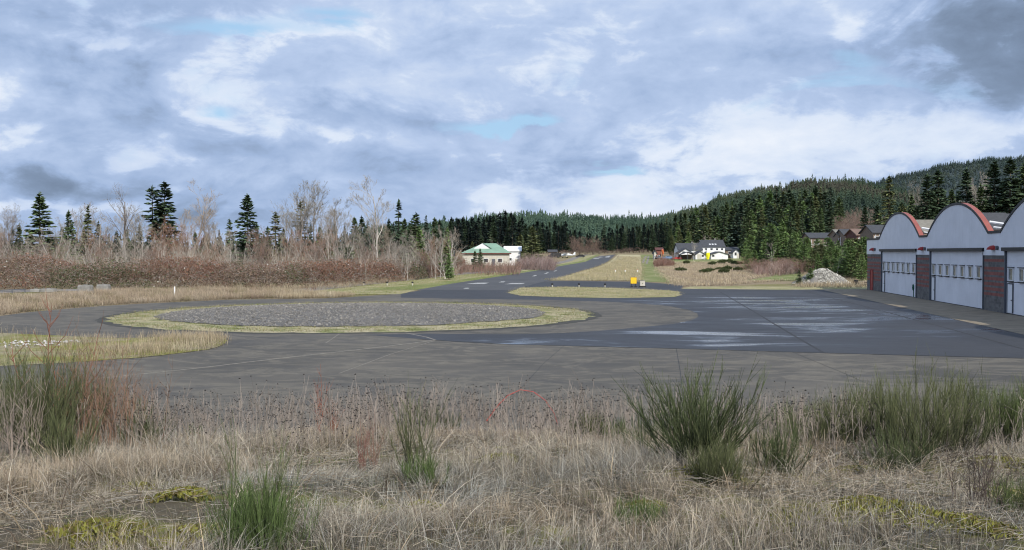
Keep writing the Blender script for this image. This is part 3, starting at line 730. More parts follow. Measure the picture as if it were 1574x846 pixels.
def house(label, px0, px1, Y, py_eave, py_ridge, axis, wall, roof, depth=9, wins=(), door=None, rz=0.0, name='house', cat='house', zbase=None, chimney=False, grp=None):
    x0, x1 = atY(px0, Y)[0], atY(px1, Y)[0]; cx = (x0 + x1) / 2; w = (x1 - x0) / 2
    zb = gz(cx, Y) if zbase is None else zbase; ze = ztop(py_eave, Y) - zb; zr = ztop(py_ridge, Y) - zb
    t = thing(name, label, cat, (cx, Y, zb), rz, grp)
    g = G(); gable_walls(g, -w, w, 0, depth, ze, zr, axis); g.build('wall', wall, t)
    g = G(); gable_roof(g, -w, w, 0, depth, ze, zr, axis); r = g.build('roof', roof, t)
    if chimney:
        c = G(); c.box(w * .3, w * .3 + .5, depth * .5, depth * .5 + .5, zr - .6, zr + .8); c.build('chimney', 'block_plain', r)
    for (fx, z, ww, hh) in wins: window(t, fx * w, z, ww, hh, 0)
    if door:
        fx, ww, hh, m = door; q = G(); q.box(fx * w - ww / 2, fx * w + ww / 2, -.06, -.012, -.1, hh); d = q.build('door', m, t)
        q = G(); q.box(fx * w + ww * .33, fx * w + ww * .4, -.12, -.065, 1, 1.08); q.build('handle', 'black', d)
    return t, w, ze, zr
# green roofed building (hip roof with a cut-back gable)
Y = 290.0; x0 = atY(711, Y)[0]; x1 = atY(783, Y)[0]; w = (x1 - x0) / 2; zb = gz((x0 + x1) / 2, Y) - .2; ze = ztop(389, Y) - zb; zr = ztop(374, Y) - zb
t = thing('green_roofed_building', 'pale cream hangar building with a green hipped metal roof', 'building', ((x0 + x1) / 2, Y, zb))
g = G(); g.box(-w, w, 0, 12, -1, ze); g.build('wall', 'cream', t)
o = .5; g = G(); rx0, rx1 = -w * .15, w * .42
A = [(-w - o, -o, ze), (w + o, -o, ze), (w + o, 12 + o, ze), (-w - o, 12 + o, ze)]; rd0, rd1 = (rx0, 6, zr), (rx1, 6, zr)
g.add(A + [rd0, rd1], [(0, 1, 5, 4), (2, 3, 4, 5)], [(1, 2, 5), (3, 0, 4)]); g.add([(a[0], a[1], a[2] - .02) for a in A], [(3, 2, 1, 0)])
rf = g.build('roof', 'roof_green', t)
g = G(); g.box(-w - o, w + o, -o - .05, -o + .05, ze - .35, ze - .01); g.box(w + o - .05, w + o + .05, -o + .06, 12, ze - .35, ze - .01); g.build('fascia', plain('fascia_brown', (.12, .05, .04)), t)
g = G(); q = .30; y_ = 6 * q - .3; zg = ze + (zr - ze) * q
g.add([(-w * .62, y_ + .9, zg + .1), (w * .22, y_ + .9, zg + .1), (rx0 - .0, y_ + .9, zr + .05)], None, [(0, 1, 2)])
g.build('gable_panel', 'white', rf)
g = G(); g.add([(rx0, y_ + .6, zr + .08), (rx0, 6.2, zr + .08), (w * .30, 6.0, zg + .32), (w * .30, y_ + .6, zg + .12)], [(0, 1, 2, 3)]); g.build('gable_slope', 'roof_green', rf)
for fx in (-.55, 0.0, .6):
    window(t, fx * w, 1.2, 1.2, 1.0, 0)
q = G(); q.box(.25 * w, .25 * w + 1, -.06, -.012, 0, 2.1); q.build('door', 'darkgrey', t)
house('small white shed with a bright metal roof behind the green roofed building', 776, 800, 305, 386, 379.5, 'x', 'white', 'white', 7, [(-.3, 1.6, .8, .7)], (.5, 1.0, 2.0, 'cream'), name='white_shed', cat='shed')
# right settlement
house('low house with a wide dark grey roof left of the two storey house', 1043, 1079, 392, 384.5, 374.5, 'x', 'white', 'roof_dark', 11, [(-.5, 1.6, 1.2, 1.0), (.4, 1.6, 1.2, 1.0)], (0, 1, 2.1, 'red'), chimney=True)
t, w, ze, zr = house('two storey white house with dark roof and three small skylights', 1080, 1114, 396, 379.8, 369.5, 'x', 'white', 'roof_dark', 11, [(-.7, 3.0, .9, 1.0), (-.2, 3.0, .9, 1.0), (.3, 3.0, .9, 1.0), (.75, 3.0, .9, 1.0)], (.2, 1, 2.1, 'black'), chimney=True)
for k in (-.28, -.02, .24):
    q = G(); xx = k * w; yy = 1.9; zz = ze + (zr - ze) * yy / 5.5 + .25; q.add([(xx - .35, yy - .4, zz - .2), (xx + .35, yy - .4, zz - .2), (xx + .35, yy + .4, zz + .16), (xx - .35, yy + .4, zz + .16), (xx - .35, yy - .4, zz - .35), (xx + .35, yy - .4, zz - .35)], [(0, 1, 2, 3), (4, 5, 1, 0)]); q.build('skylight', plain('skylight_dome', (.85, .87, .9), .2) if k < -.2 else bpy.data.materials['skylight_dome'], t)
q = G(); q.add([(-w * 1.5, -.9, ze - 4.0), (-w * .7, -.9, ze - 1.6), (-w * .7, 0, ze - 1.0), (-w * 1.5, 0, ze - 3.4)], [(0, 1, 2, 3)]); q.box(-w * .7, w * .95, -1.2, -.1, ze - 2.6, ze - 1.3); q.build('balcony', 'white', t)
q = G(); q.box(-w * .75, w * .98, -1.3, -.02, ze - 2.8, ze - 2.61); q.build('balcony_floor', 'black', t)
for fx in (-.6, .1, .9):
    q = G(); q.tube([(fx * w, -1.15, -.5), (fx * w, -1.15, ze - 2.81)], .1, 6); q.build('balcony_post', 'black', t)
house('long low house with grey roof at the right end of the cluster', 1115, 1137, 398, 385, 380.5, 'x', 'wall_brown', 'roof_dark', 9, [(-.4, 1.6, 1.2, 1.0)], (.6, 1, 2.1, 'black'))
house('white gabled porch house against the trees at the right end of the cluster', 1127, 1136, 390, 388.5, 384, 'y', 'white', 'roof_dark', 5, [(-.2, 1.2, .8, 1.2)], (.6, .9, 2.0, 'cream'))
house('small white hangar with blue grey doors and shallow gable, right of the yellow cover', 1093, 1119, 376, 391.5, 387.6, 'y', 'white', 'roof_dark', 8, [(-.75, 1.0, .9, .8)], (0.0, 3.2, 2.2, 'white'), name='small_hangar', cat='hangar')
house('white gabled garage behind the bare tree with a low dark roof', 1069, 1084, 378, 392, 387, 'y', 'white', 'roof_dark', 8, [(.5, 1.0, .8, .8)], (-.2, 1.6, 2.0, 'cream'), name='garage', cat='garage')
house('white gabled house front peeking above the dark carport', 1044, 1064, 384, 389, 382.5, 'y', 'white', 'roof_dark', 7, [(-.35, 2.2, .9, .8)], (.5, 1.0, 2.0, 'cream'))
# carport
Y = 374.0; x0, x1 = atY(1046, Y)[0], atY(1068, Y)[0]; w = (x1 - x0) / 2; zb = gz((x0 + x1) / 2, Y)
t = thing('carport', 'open dark carport with a shallow gable roof before the white house', 'carport', ((x0 + x1) / 2, Y, zb))
g = G(); gable_roof(g, -w, w, 0, 5, 1.9, 2.9, 'y', .3, .15); g.build('roof', 'black', t)
g = G(); g.box(-w, w, 4.8, 5, -.5, 1.9); g.build('back_wall', 'wall_brown', t)
for sx in (-1, 0, 1):
    g = G(); g.box(sx * (w - .1) - .08, sx * (w - .1) + .08, .1, .26, -.5, 1.95 + (1 - abs(sx)) * .9); g.build('post', 'darkgrey', t)
def simple_car(label, px, Y, mat, rz=0, s=1.0, van=False, cat='car', name='parked_car'):
    x = atY(px, Y)[0]; t = thing(name, label, cat, (x, Y, gz(x, Y)), rz)
    hw = .88 * s; prof = [(-2.2, .35), (-2.25, .75), (-1.9, .92), (-1.1, .98), (-.45, 1.42), (1.0, 1.45), (1.75, .98), (2.2, .9), (2.25, .4)]
    if van: prof = [(-2.6, .4), (-2.6, .9), (-1.9, 1.1), (-1.3, 1.9), (2.5, 1.95), (2.6, .4)]
    n = len(prof); g = G(); V = []
    for sy in (-1, 1):
        for (a, z) in prof: V.append((a * s, sy * hw * (1 if z < 1.0 else .86), z * s))
    Q = [(i, (i + 1) % n, n + (i + 1) % n, n + i) for i in range(n)]
    T = [(0, i + 1, i) for i in range(1, n - 1)] + [(n, n + i, n + i + 1) for i in range(1, n - 1)]
    g.add(V, Q, T); g.build('body', mat, t)
    g = G()
    for sy in (-1, 1):
        y = sy * hw * .90
        g.add([(-.95 * s, y, 1.02 * s), (1.45 * s, y, 1.02 * s), (.9 * s, y * .98, 1.36 * s), (-.42 * s, y * .98, 1.36 * s)], [(0, 1, 2, 3)])
    g.build('side_window', 'glass', t)
    for wx in (-1.4, 1.4):
        for sy in (-1, 1):
            g = G(); g.tube([(wx * s, sy * hw * .82, .33 * s), (wx * s, sy * hw * 1.03, .33 * s)], .33 * s, 14); wo = g.build('wheel', 'tyre', t)
            g = G(); g.tube([(wx * s, sy * hw * 1.0, .33 * s), (wx * s, sy * hw * 1.04, .33 * s)], .18 * s, 10); g.build('rim', 'darkgrey', wo)
    return t
simple_car('blue car parked on grass between the orange windsock and the houses', 1027, 378, 'blue', .1)
simple_car('dark vehicle parked left of the white aircraft', 853, 470, 'black', .2, 1.15, True, 'van', 'parked_van')
simple_car('dark car parked right of the white aircraft', 892, 480, 'black', -.1)
simple_car('red car parked behind grass left of the carport', 1040, 376, 'red', .05, .8)
simple_car('dark pickup standing in front of the low red shed', 1014, 388, 'darkgrey', .4, .8)
# yellow cover on a pole
x, Y = atY(1088, 375); zb = gz(x, Y); t = thing('yellow_cover', 'bright yellow cloth cover hanging over a tall item between the white garages', 'cover', (x, Y, zb))
g = G(); V = []; nn = 16
for j, (z, r) in enumerate([(0.1, .5), (.8, .62), (1.6, .8), (2.3, .75), (2.55, .3), (2.6, .02)]):
    for i in range(nn): a = 6.283 * i / nn; rr = r * (1 + .12 * math.sin(a * 4 + j)); V.append((rr * math.cos(a) * .9, rr * math.sin(a) * .7, z))
g.add(V, [(j * nn + i, j * nn + (i + 1) % nn, (j + 1) * nn + (i + 1) % nn, (j + 1) * nn + i) for j in range(5) for i in range(nn)]); g.build('cloth', 'cloth_yellow', t)
g = G(); g.tube([(0, 0, -.2), (0, 0, 2.7)], .06, 6); g.tube([(.1, 0, 2.4), (1.0, 0, 3.0)], .09, 6); g.build('pole', 'cloth_yellow', t)
# windsock
x, Y = atY(1017, 365); zb = gz(x, Y); t = thing('windsock', 'drooping orange windsock on a slim post in front of the red shed', 'windsock', (x, Y, zb))
g = G(); g.tube([(0, 0, -.4), (0, 0, 4.0)], [.14, .08], 8); g.build('post', plain('tan_post', (.42, .26, .15)), t)
g = G(); g.tube([(0, 0, 3.9), (.3, 0, 3.7), (.5, 0, 3.0), (.55, 0, 2.3)], [.42, .4, .32, .2], 10); g.build('sock', 'orange', t)
house('low dull red shed behind the windsock', 1009, 1019, 392, 384.5, 381.5, 'x', plain('shed_red', (.20, .08, .06)), 'wall_red', 5, [(-.3, .8, .7, .6)], (.4, .9, 1.8, 'black'), name='red_shed', cat='shed')
house('tiny pale hut at the edge of the trees left of the red shed', 1005.5, 1009, 388, 388.5, 386, 'y', 'cream', 'roof_dark', 3, [(-.3, .9, .5, .5)], (.4, .6, 1.5, 'black'), name='hut', cat='hut')
# light aircraft
x, Y = atY(871, 468); zb = gz(x, Y); t = thing('light_aircraft', 'white high wing light aircraft parked left of the runway end', 'aircraft', (x, Y, zb), R(-20))
g = G(); g.tube([(-2.7, 0, 1.25), (-2.5, 0, 1.25), (-1.6, 0, 1.3), (-.5, 0, 1.55), (.8, 0, 1.5), (2.6, 0, 1.35), (4.0, 0, 1.35)], [.15, .42, .55, .72, .6, .3, .1], 12); g.build('fuselage', 'white', t)
g = G(); g.box(-.9, .7, -5.2, 5.2, 2.2, 2.36); g.build('wing', 'white', t)
g = G(); g.add([(3.0, -.03, 1.5), (4.2, -.03, 1.4), (4.3, -.03, 2.8), (3.7, -.03, 2.8), (3.0, .03, 1.5), (4.2, .03, 1.4), (4.3, .03, 2.8), (3.7, .03, 2.8)], [(0, 1, 2, 3), (7, 6, 5, 4), (0, 4, 5, 1), (1, 5, 6, 2), (2, 6, 7, 3), (3, 7, 4, 0)]); g.box(3.4, 4.2, -1.6, 1.6, 1.42, 1.5); g.build('tail', 'white', t)
g = G(); g.box(-.95, .5, -.6, .6, 1.68, 2.02); g.build('cabin_window', 'glass', t)
g = G(); g.box(-2.83, -2.76, -.9, .9, 1.18, 1.32); g.build('propeller', 'black', t)
for (wx, wy) in ((-1.9, 0), (.1, -1.1), (.1, 1.1)):
    g = G(); g.tube([(wx, wy - .09, .25), (wx, wy + .09, .25)], .25, 12); wo = g.build('wheel', 'tyre', t)
    g = G(); g.tube([(wx, wy, .25), (wx, wy * .4, 1.0)], .05, 6); g.build('strut', 'white', wo)
house('low dark open shed left of the white aircraft', 843, 856, 480, 387.5, 384.5, 'x', 'wall_brown', 'roof_dark', 5, [(-.3, .8, .7, .5)], (.4, .9, 1.8, 'black'), name='dark_shed', cat='shed')
# houses on the rise behind the hangar
rows = [('long dark roofed house furthest left in the row above the bushes', 1245, 1290, 300, 366, 358.5, 'x', 'wall_brown', 'roof_dark'),
        ('narrow house with a tan roof between two dark roofed ones', 1289, 1301, 285, 362, 353.5, 'x', 'wall_brown', 'roof_tan'),
        ('house with a short dark roof left of the brown roofed house', 1299, 1316, 280, 363, 353, 'x', 'wall_brown', 'roof_dark'),
        ('house with a brown shingle roof and dull red wall', 1317, 1341, 262, 361.5, 352.5, 'x', 'wall_red', 'roof_brown'),
        ('dark gabled house just left of the first hangar arch', 1342, 1366, 240, 358, 346.5, 'x', 'wall_brown', 'roof_dark'),
        ('house with a pale tan roof seen between the first two hangar arches', 1420, 1452, 215, 356, 338.5, 'x', 'wall_brown', 'roof_tan'),
        ('house with dark roof just right of the first hangar arch', 1404, 1424, 225, 352, 341.5, 'x', 'wall_brown', 'roof_dark'),
        ('big house with a broad dark grey roof between the second and third arches', 1500, 1560, 190, 352, 327.5, 'x', 'wall_brown', 'roof_dark'),
        ('house with dark roof half behind the third hangar arch', 1555, 1600, 205, 350, 329, 'x', 'wall_brown', 'roof_dark')]
for (lb, a, b, Y, pe, pr, ax, wl, rf) in rows:
    t, w, ze, zr = house(lb, a, b, Y, pe, pr, ax, wl, rf, 9, [(-.55, max(.8, ztop(pe, Y) - gz(atY((a + b) / 2, Y)[0], Y) - 2.0), 1.1, 1.1), (.35, max(.8, ztop(pe, Y) - gz(atY((a + b) / 2, Y)[0], Y) - 2.0), 1.3, 1.1)], (0, 1, 2.1, 'cream'), chimney=False)
    if b < 1400:
        q = G(); q.box(-w, w, -1.6, -1.5, ze - 2.2, ze - 2.05); 
        for k in range(5): xx = -w + 2 * w * k / 4; q.tube([(xx, -1.55, -2), (xx, -1.55, ze - .5)], .08, 5)
        q.build('deck_rail', 'white', t)

# ------------------------------------------------------------------ conifers
def conifer_meshes(seed, H=15.0, rad=3.0, n_br=150, clump=9, base=.08, gap=.25, droop=.25, power=.85, dead=0.0, big=1.0):
    """crown of drooping sprays of small pointed faces, plus a tapered trunk with limbs"""
    r = np.random.default_rng(seed); g = G(); gt = G()
    t = np.sort(r.random(n_br) ** .9); t = t * (1 - base) + base
    az = np.cumsum(r.uniform(1.7, 3.0, n_br)); prof = (1 - t) ** power * np.interp(t, [base, base + .12, 1], [.72, 1, 1])
    gapf = 1 - gap * (np.sin(t * 15 + 2 * np.sin(t * 9) + r.uniform(0, 6)) * .5 + .5) * r.random(n_br)
    side = 1 + .22 * np.sin(az + r.uniform(0, 6))
    Ln = rad * prof * gapf * side * r.uniform(.65, 1.12, n_br) + .15
    z = t * H; dz = np.where(t > .8, .35, -droop + .25 * t) + r.normal(0, .08, n_br)
    bd = np.stack([np.cos(az), np.sin(az), dz], 1)
    C, A, B, Cc = [], [], [], []
    for i in range(n_br):
        k = max(3, int(clump * (.4 + Ln[i] / rad)))
        s = r.uniform(.12, 1.0, k) ** .75
        p = np.array([0, 0, z[i]]) + bd[i] * (Ln[i] * s)[:, None]
        p[:, 2] += .14 * Ln[i] * s ** 2 - .05 * Ln[i]
        lat = np.array([-math.sin(az[i]), math.cos(az[i]), 0])
        p += lat * (r.normal(0, .16, k) * Ln[i] * (1.15 - s))[:, None]
        sz = (.30 + .22 * r.random(k)) * (.65 + .35 * Ln[i] / rad) * (H / 15) * big
        dirv = norm(bd[i] * 1.0 + lat * r.normal(0, .7, k)[:, None] + np.array([0, 0, -.35]) * r.random((k, 1)))
        wv = norm(np.cross(dirv, r.normal(0, 1, (k, 3)) * np.array([.5, .5, 1.2])))
        C.append(p); A.append(dirv * sz[:, None] * 1.15); B.append(wv * sz[:, None] * .55)
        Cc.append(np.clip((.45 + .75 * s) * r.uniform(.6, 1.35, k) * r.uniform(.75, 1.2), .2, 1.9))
    # leader
    k = 8; p = np.stack([r.normal(0, .05, k), r.normal(0, .05, k), H * (1 + np.linspace(-.03, .02, k))], 1)
    C.append(p); A.append(np.tile([0, 0, .35 * H / 15], (k, 1)) + r.normal(0, .1, (k, 3))); B.append(norm(r.normal(0, 1, (k, 3))) * .12); Cc.append(np.full(k, .9))
    C = np.concatenate(C); A = np.concatenate(A); B = np.concatenate(B); c = np.concatenate(Cc)
    if dead:
        keep = r.random(len(C)) > dead; C, A, B, c = C[keep], A[keep], B[keep], c[keep]
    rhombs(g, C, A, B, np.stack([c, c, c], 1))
    zz = np.linspace(-.6, H * .97, 9); rr = np.interp(zz, [-.6, .3, H], [.022 * H, .016 * H, .012]); off = np.cumsum(r.normal(0, .03, (9, 2)), 0)
    gt.tube([(off[i, 0] * .5, off[i, 1] * .5, zz[i]) for i in range(9)], list(rr), 6)
    P0 = np.stack([np.zeros(n_br), np.zeros(n_br), z], 1); P1 = P0 + bd * (Ln * .8)[:, None]
    segs(gt, P0[::2], P1[::2], np.full(n_br, .035)[::2], np.full(n_br, .008)[::2], (1, 1, 1))
    return g.mesh('crown'), gt.mesh('trunk')
SH = {}; WK = 1.0
CONF = dict(
    full=dict(rad=3.3, n_br=250, clump=12, gap=.12, droop=.18), spire=dict(rad=2.1, n_br=150, clump=9, gap=.35), open=dict(rad=2.7, n_br=150, clump=9, gap=.45, droop=.35, base=.12, power=.7),
    wide=dict(rad=4.4, n_br=280, clump=13, gap=.18, power=.75), ragged=dict(rad=2.3, n_br=75, clump=9, gap=.9, base=.3, power=.45, droop=.2), slim=dict(rad=1.5, n_br=90, clump=7, gap=.5, droop=.4),
    tall=dict(rad=2.6, n_br=210, clump=10, gap=.28, power=.62, base=.1), round=dict(rad=5.5, n_br=260, clump=15, gap=.2, power=.45, base=.05, droop=.05))
def conifer(kind, tone, px, Y, top, label, group=None, var=0, rot=None, wid=1.0, name='conifer_tree', cat='tree', z=None):
    key = (kind, tone, var)
    if key not in SH:
        c, t = conifer_meshes(100 + sum(map(ord, kind)) + 17 * var, **CONF[kind]); c.materials.append(M['needle_' + tone]); t.materials.append(M['bark']); SH[key] = (c, t)
    x = atY(px, Y)[0]; zb = gz(x, Y) if z is None else z; h = ztop(top, Y) - zb; s = h / 15.0
    o = thing(name, label, cat, (x, Y, zb), rng.uniform(0, 6.28) if rot is None else rot, group)
    o.scale = (s * wid * WK, s * wid * WK, s)
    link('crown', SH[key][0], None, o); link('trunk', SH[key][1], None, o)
    return o

# ------------------------------------------------------------------ bare trees
def bare_tree(seed, H=15.0, spread=.5, trunk=.17, levels=4, first=.25, split=7, up=.35, col=(.30, .27, .24), leaning=0.0, multi=1, twig=1.0, tipcol=None, crooked=.12):
    r = np.random.default_rng(seed); out = []
    def grow(p, d, Lh, rad, lv):
        n = 5 if lv < 2 else (3 if lv < levels else 2); pts = [p]; dd = d.copy()
        for i in range(n):
            dd = dd + r.normal(0, crooked * (.5 if lv == 0 else 1.2), 3) + np.array([0, 0, up * .12 * (1 if lv else .2)]); dd /= np.linalg.norm(dd)
            pts.append(pts[-1] + dd * Lh / n)
        for i in range(n):
            f0, f1 = 1 - i / n * .72, 1 - (i + 1) / n * .72
            out.append((pts[i], pts[i + 1], rad * f0, rad * f1, lv))
        if lv >= levels: return
        k = int(split * (1.0 if lv else 1.9) * r.uniform(.8, 1.2))
        for j in range(k):
            s = first + (1 - first) * (j + r.random()) / k if lv == 0 else r.uniform(.25, 1.0)
            q = min(s * n, n - 1e-3); i = int(q); base = pts[i] + (pts[i + 1] - pts[i]) * (q - i)
            loc = norm(pts[i + 1] - pts[i]); a = r.uniform(0, 6.28)
            per = norm(np.cross(loc, np.array([math.cos(a), math.sin(a), .3])))
            ang = spread * r.uniform(.7, 1.3); nd = norm(loc * math.cos(ang) + per * math.sin(ang) + np.array([0, 0, up * .4]))
            ll = Lh * (.48 if lv == 0 else .60) * (1.15 - .62 * s) * r.uniform(.7, 1.2)
            grow(base, nd, ll, rad * (1 - .72 * s) * .55 + .004, lv + 1)
    for m in range(multi):
        a = 6.28 * m / multi + r.random(); tl = leaning + (.0 if multi == 1 else r.uniform(.12, .4))
        d = np.array([math.sin(tl) * math.cos(a), math.sin(tl) * math.sin(a), math.cos(tl)])
        b = np.array([0, 0, -.3]) if multi == 1 else np.array([.25 * math.cos(a), .25 * math.sin(a), -.3])
        grow(b, d, H * (.95 if multi == 1 else r.uniform(.6, 1.0)), trunk, 0)
    P0 = np.array([o[0] for o in out]); P1 = np.array([o[1] for o in out]); R0 = np.array([o[2] for o in out]); R1 = np.array([o[3] for o in out]); lv = np.array([o[4] for o in out])
    R0 = np.maximum(R0, .011 * twig); R1 = np.maximum(R1, .008 * twig)
    c0 = np.array(col); c1 = np.array(tipcol if tipcol else col); f = (lv / levels)[:, None]
    cc = (c0 * (1 - f) + c1 * f) * r.uniform(.75, 1.2, (len(lv), 1))
    gt, gc = G(), G(); a = lv == 0
    segs(gt, P0[a], P1[a], R0[a], R1[a], cc[a], 6); segs(gc, P0[~a], P1[~a], R0[~a], R1[~a], cc[~a], 3)
    k = (H) / max(P1[:, 2].max(), .1)
    for G_ in (gt, gc): G_.v = [v * np.array([1, 1, k]) for v in G_.v]
    return gc.mesh('crown'), gt.mesh('trunk'), P1[lv == levels] * np.array([1, 1, k])
BT = dict(
    pale=dict(spread=.5, split=6, twig=.75, col=(.42, .39, .35), tipcol=(.34, .31, .27), trunk=.16, first=.35),
    grey=dict(spread=.48, split=6, twig=.75, col=(.26, .235, .21), tipcol=(.28, .26, .22), trunk=.17, first=.3),
    snag=dict(spread=.75, split=5, col=(.17, .15, .135), tipcol=(.24, .21, .18), trunk=.30, first=.5, levels=3, crooked=.03),
    tan=dict(spread=.42, split=6, col=(.34, .28, .23), tipcol=(.34, .285, .225), trunk=.14, first=.2, twig=.7),
    lean=dict(spread=.55, split=6, twig=.75, col=(.30, .27, .24), tipcol=(.28, .24, .2), trunk=.15, first=.4, leaning=.25),
    alder=dict(spread=.5, split=5, col=(.52, .49, .45), tipcol=(.32, .28, .24), trunk=.075, first=.15, multi=5, levels=3, twig=1.2),
    sapling=dict(spread=.4, split=5, col=(.52, .49, .45), tipcol=(.34, .30, .26), trunk=.085, first=.25, levels=3, twig=1.2),
    reddish=dict(spread=.6, split=5, col=(.25, .18, .15), tipcol=(.27, .165, .12), trunk=.08, first=.12, multi=5, levels=3, twig=1.5),
    brushy=dict(spread=.5, split=5, col=(.20, .165, .14), tipcol=(.22, .155, .13), trunk=.06, first=.1, multi=7, levels=3, twig=1.5))
def bare(kind, px, Y, top, label, group=None, var=0, wid=1.0, name='bare_tree', cat='tree', rot=None, zoff=0):
    key = ('b', kind, var)
    if key not in SH:
        c, t, _ = bare_tree(300 + sum(map(ord, kind)) + 13 * var, **BT[kind]); c.materials.append(M['twig']); t.materials.append(M['twig']); SH[key] = (c, t)
    x = atY(px, Y)[0]; zb = gz(x, Y) + zoff; s = (ztop(top, Y) - zb) / 15.0
    o = thing(name, label, cat, (x, Y, zb), rng.uniform(0, 6.28) if rot is None else rot, group); o.scale = (s * wid, s * wid, s)
    link('crown', SH[key][0], None, o); link('trunk', SH[key][1], None, o); return o

WK = 1.22
# individually recognisable trees of the left wood, listed from left to right
bare('grey', -20, 185, 318, 'bare grey tree at the left edge of the picture')
bare('lean', 28, 190, 312, 'bare tree with a forked crown left of the first spire conifer', wid=.8)
conifer('full', 'mid', 30, 192, 346, 'short dark conifer under the leftmost bare crown', wid=.8)
conifer('full', 'mid', 62, 185, 299, 'tall slim conifer with visible pale trunk at the left of the wood', wid=1.15)
bare('lean', 100, 190, 306, 'bare pale tree leaning left behind the bushy conifer', var=1)
conifer('full', 'mid', 106, 185, 326, 'bushy conifer with a bare treetop rising behind it', var=1, wid=.8)
conifer('spire', 'olive', 136, 188, 318, 'narrow grey green conifer left of the tall snag', wid=1.0, var=1)
conifer('full', 'dark', 152, 200, 342, 'low dark conifer directly right of the narrow grey green one', wid=.8)
bare('snag', 191, 180, 281, 'tall dark snag with a thick straight trunk and fine bare crown', wid=.8)
bare('pale', 188, 186, 310, 'slim pale tree standing close behind the dark snag', wid=.6)
conifer('full', 'dark', 180, 196, 356, 'small conifer behind the foot of the dark snag', wid=.9)
conifer('ragged', 'dark', 235, 190, 290, 'ragged one sided conifer left of its denser twin', wid=1.1)
conifer('tall', 'dark', 254, 190, 281, 'tall dense conifer directly right of the ragged conifer', wid=1.15)
conifer('full', 'dark', 240, 198, 335, 'dark conifer low between the ragged and the dense one')
bare('tan', 293, 182, 274, 'tall bare tan tree with rusty twigs right of the dense conifer', wid=.95)
bare('tan', 318, 186, 312, 'shorter rusty twigged tree right of the tall tan tree', var=1, wid=.9)
bare('reddish', 285, 176, 340, 'wide rust coloured thicket tree below the tan tree', wid=1.5)
bare('reddish', 262, 174, 330, 'rust brown many stemmed tree before the dense conifer', var=1, wid=1.2)
conifer('open', 'mid', 353, 195, 338, 'small grey green conifer left of the broad dark conifer', wid=.9)
conifer('wide', 'dark', 381, 178, 301, 'broad dark conifer standing alone against the sky', wid=.82)
conifer('open', 'olive', 424, 184, 327, 'olive conifer with loose branches right of the broad dark one', wid=1.1)
bare('grey', 463, 180, 274, 'tall bare tree, left one of the twin rounded crowns', wid=.95)
bare('grey', 487, 182, 277, 'tall bare tree, right one of the twin rounded crowns', var=1, wid=.9)
conifer('ragged', 'olive', 462, 190, 312, 'thin olive conifer hidden between the twin bare crowns')
bare('lean', 497, 186, 305, 'bare tree leaning right next to the twin crowns', var=2, wid=.7)
bare('grey', 524, 178, 304, 'bare grey tree with an upright fan of branches', var=2, wid=.95)
bare('pale', 585, 172, 270, 'tallest white barked bare tree with a rounded crown', wid=1.1, var=1)
bare('reddish', 451, 172, 350, 'rust tinted small tree in front of the twin crowns', wid=1.0, var=0)
conifer('slim', 'dark', 613, 196, 310, 'thin spindly dark conifer right of the white barked tree', wid=1.2)
conifer('tall', 'mid', 640, 205, 329, 'green conifer second right of the white barked tree', wid=1.2)
conifer('full', 'green', 645, 185, 352, 'bright green conifer low in front of the taller green one', wid=1.0)
conifer('full', 'green', 688, 190, 352, 'light green conifer at the right end of the left wood', wid=.8, var=1)
conifer('full', 'green', 690, 168, 390, 'small green conifer at the right end of the brambles', wid=.9)
bare('pale', 664, 180, 352, 'thin pale bare tree left of the light green conifer', wid=.7)
bare('pale', 677, 178, 345, 'slim pale sapling right of the thin pale bare tree', wid=.6, var=2)
bare('reddish', 700, 230, 380, 'reddish shrub against the left end of the green roofed building', wid=1.2)
conifer('round', 'green', 510, 172, 388, 'round grey green bush among the brambles', wid=.9, name='evergreen_bush', cat='bush')
conifer('round', 'mid', 536, 176, 380, 'small dark evergreen bush left of the white barked tree', wid=.9, name='evergreen_bush', cat='bush')
conifer('full', 'mid', 730, 225, 386, 'left one of the pair of small firs before the green roofed building', wid=1.1)
conifer('full', 'mid', 738, 224, 383, 'right one of the pair of small firs before the green roofed building', wid=1.0, var=1)
conifer('wide', 'olive', 818, 300, 349, 'broad olive green spruce beside the white shed', wid=1.05)
conifer('wide', 'olive', 800, 320, 361, 'smaller olive tree left behind the broad spruce')
bare('alder', 765, 330, 364, 'bare pale tree behind the green roofed building', wid=.8)
conifer('full', 'olive', 726, 330, 372, 'low yellow green conifer behind the left roof end of the green roofed building')
WK = 1.0
for i, (px, top, kd) in enumerate([(10, 330, 'grey'), (45, 338, 'pale'), (84, 332, 'pale'), (122, 325, 'grey'), (150, 326, 'pale'), (168, 335, 'grey'), (205, 312, 'grey'), (220, 328, 'pale'), (272, 318, 'tan'), (306, 330, 'tan'), (334, 340, 'grey'), (345, 352, 'pale'), (404, 350, 'grey'), (440, 322, 'grey'), (452, 308, 'grey'), (478, 300, 'pale'), (512, 318, 'grey'), (538, 330, 'pale'), (556, 345, 'grey'), (572, 328, 'grey'), (603, 340, 'tan'), (622, 352, 'grey'), (650, 350, 'pale'), (70, 345, 'tan'), (-40, 320, 'grey')]):
    bare(kd, px, rng.uniform(178, 196), top, 'smaller bare tree among the taller ones of the left wood', 'smaller bare trees of the left wood', var=i % 3, wid=rng.uniform(.8, 1.0))
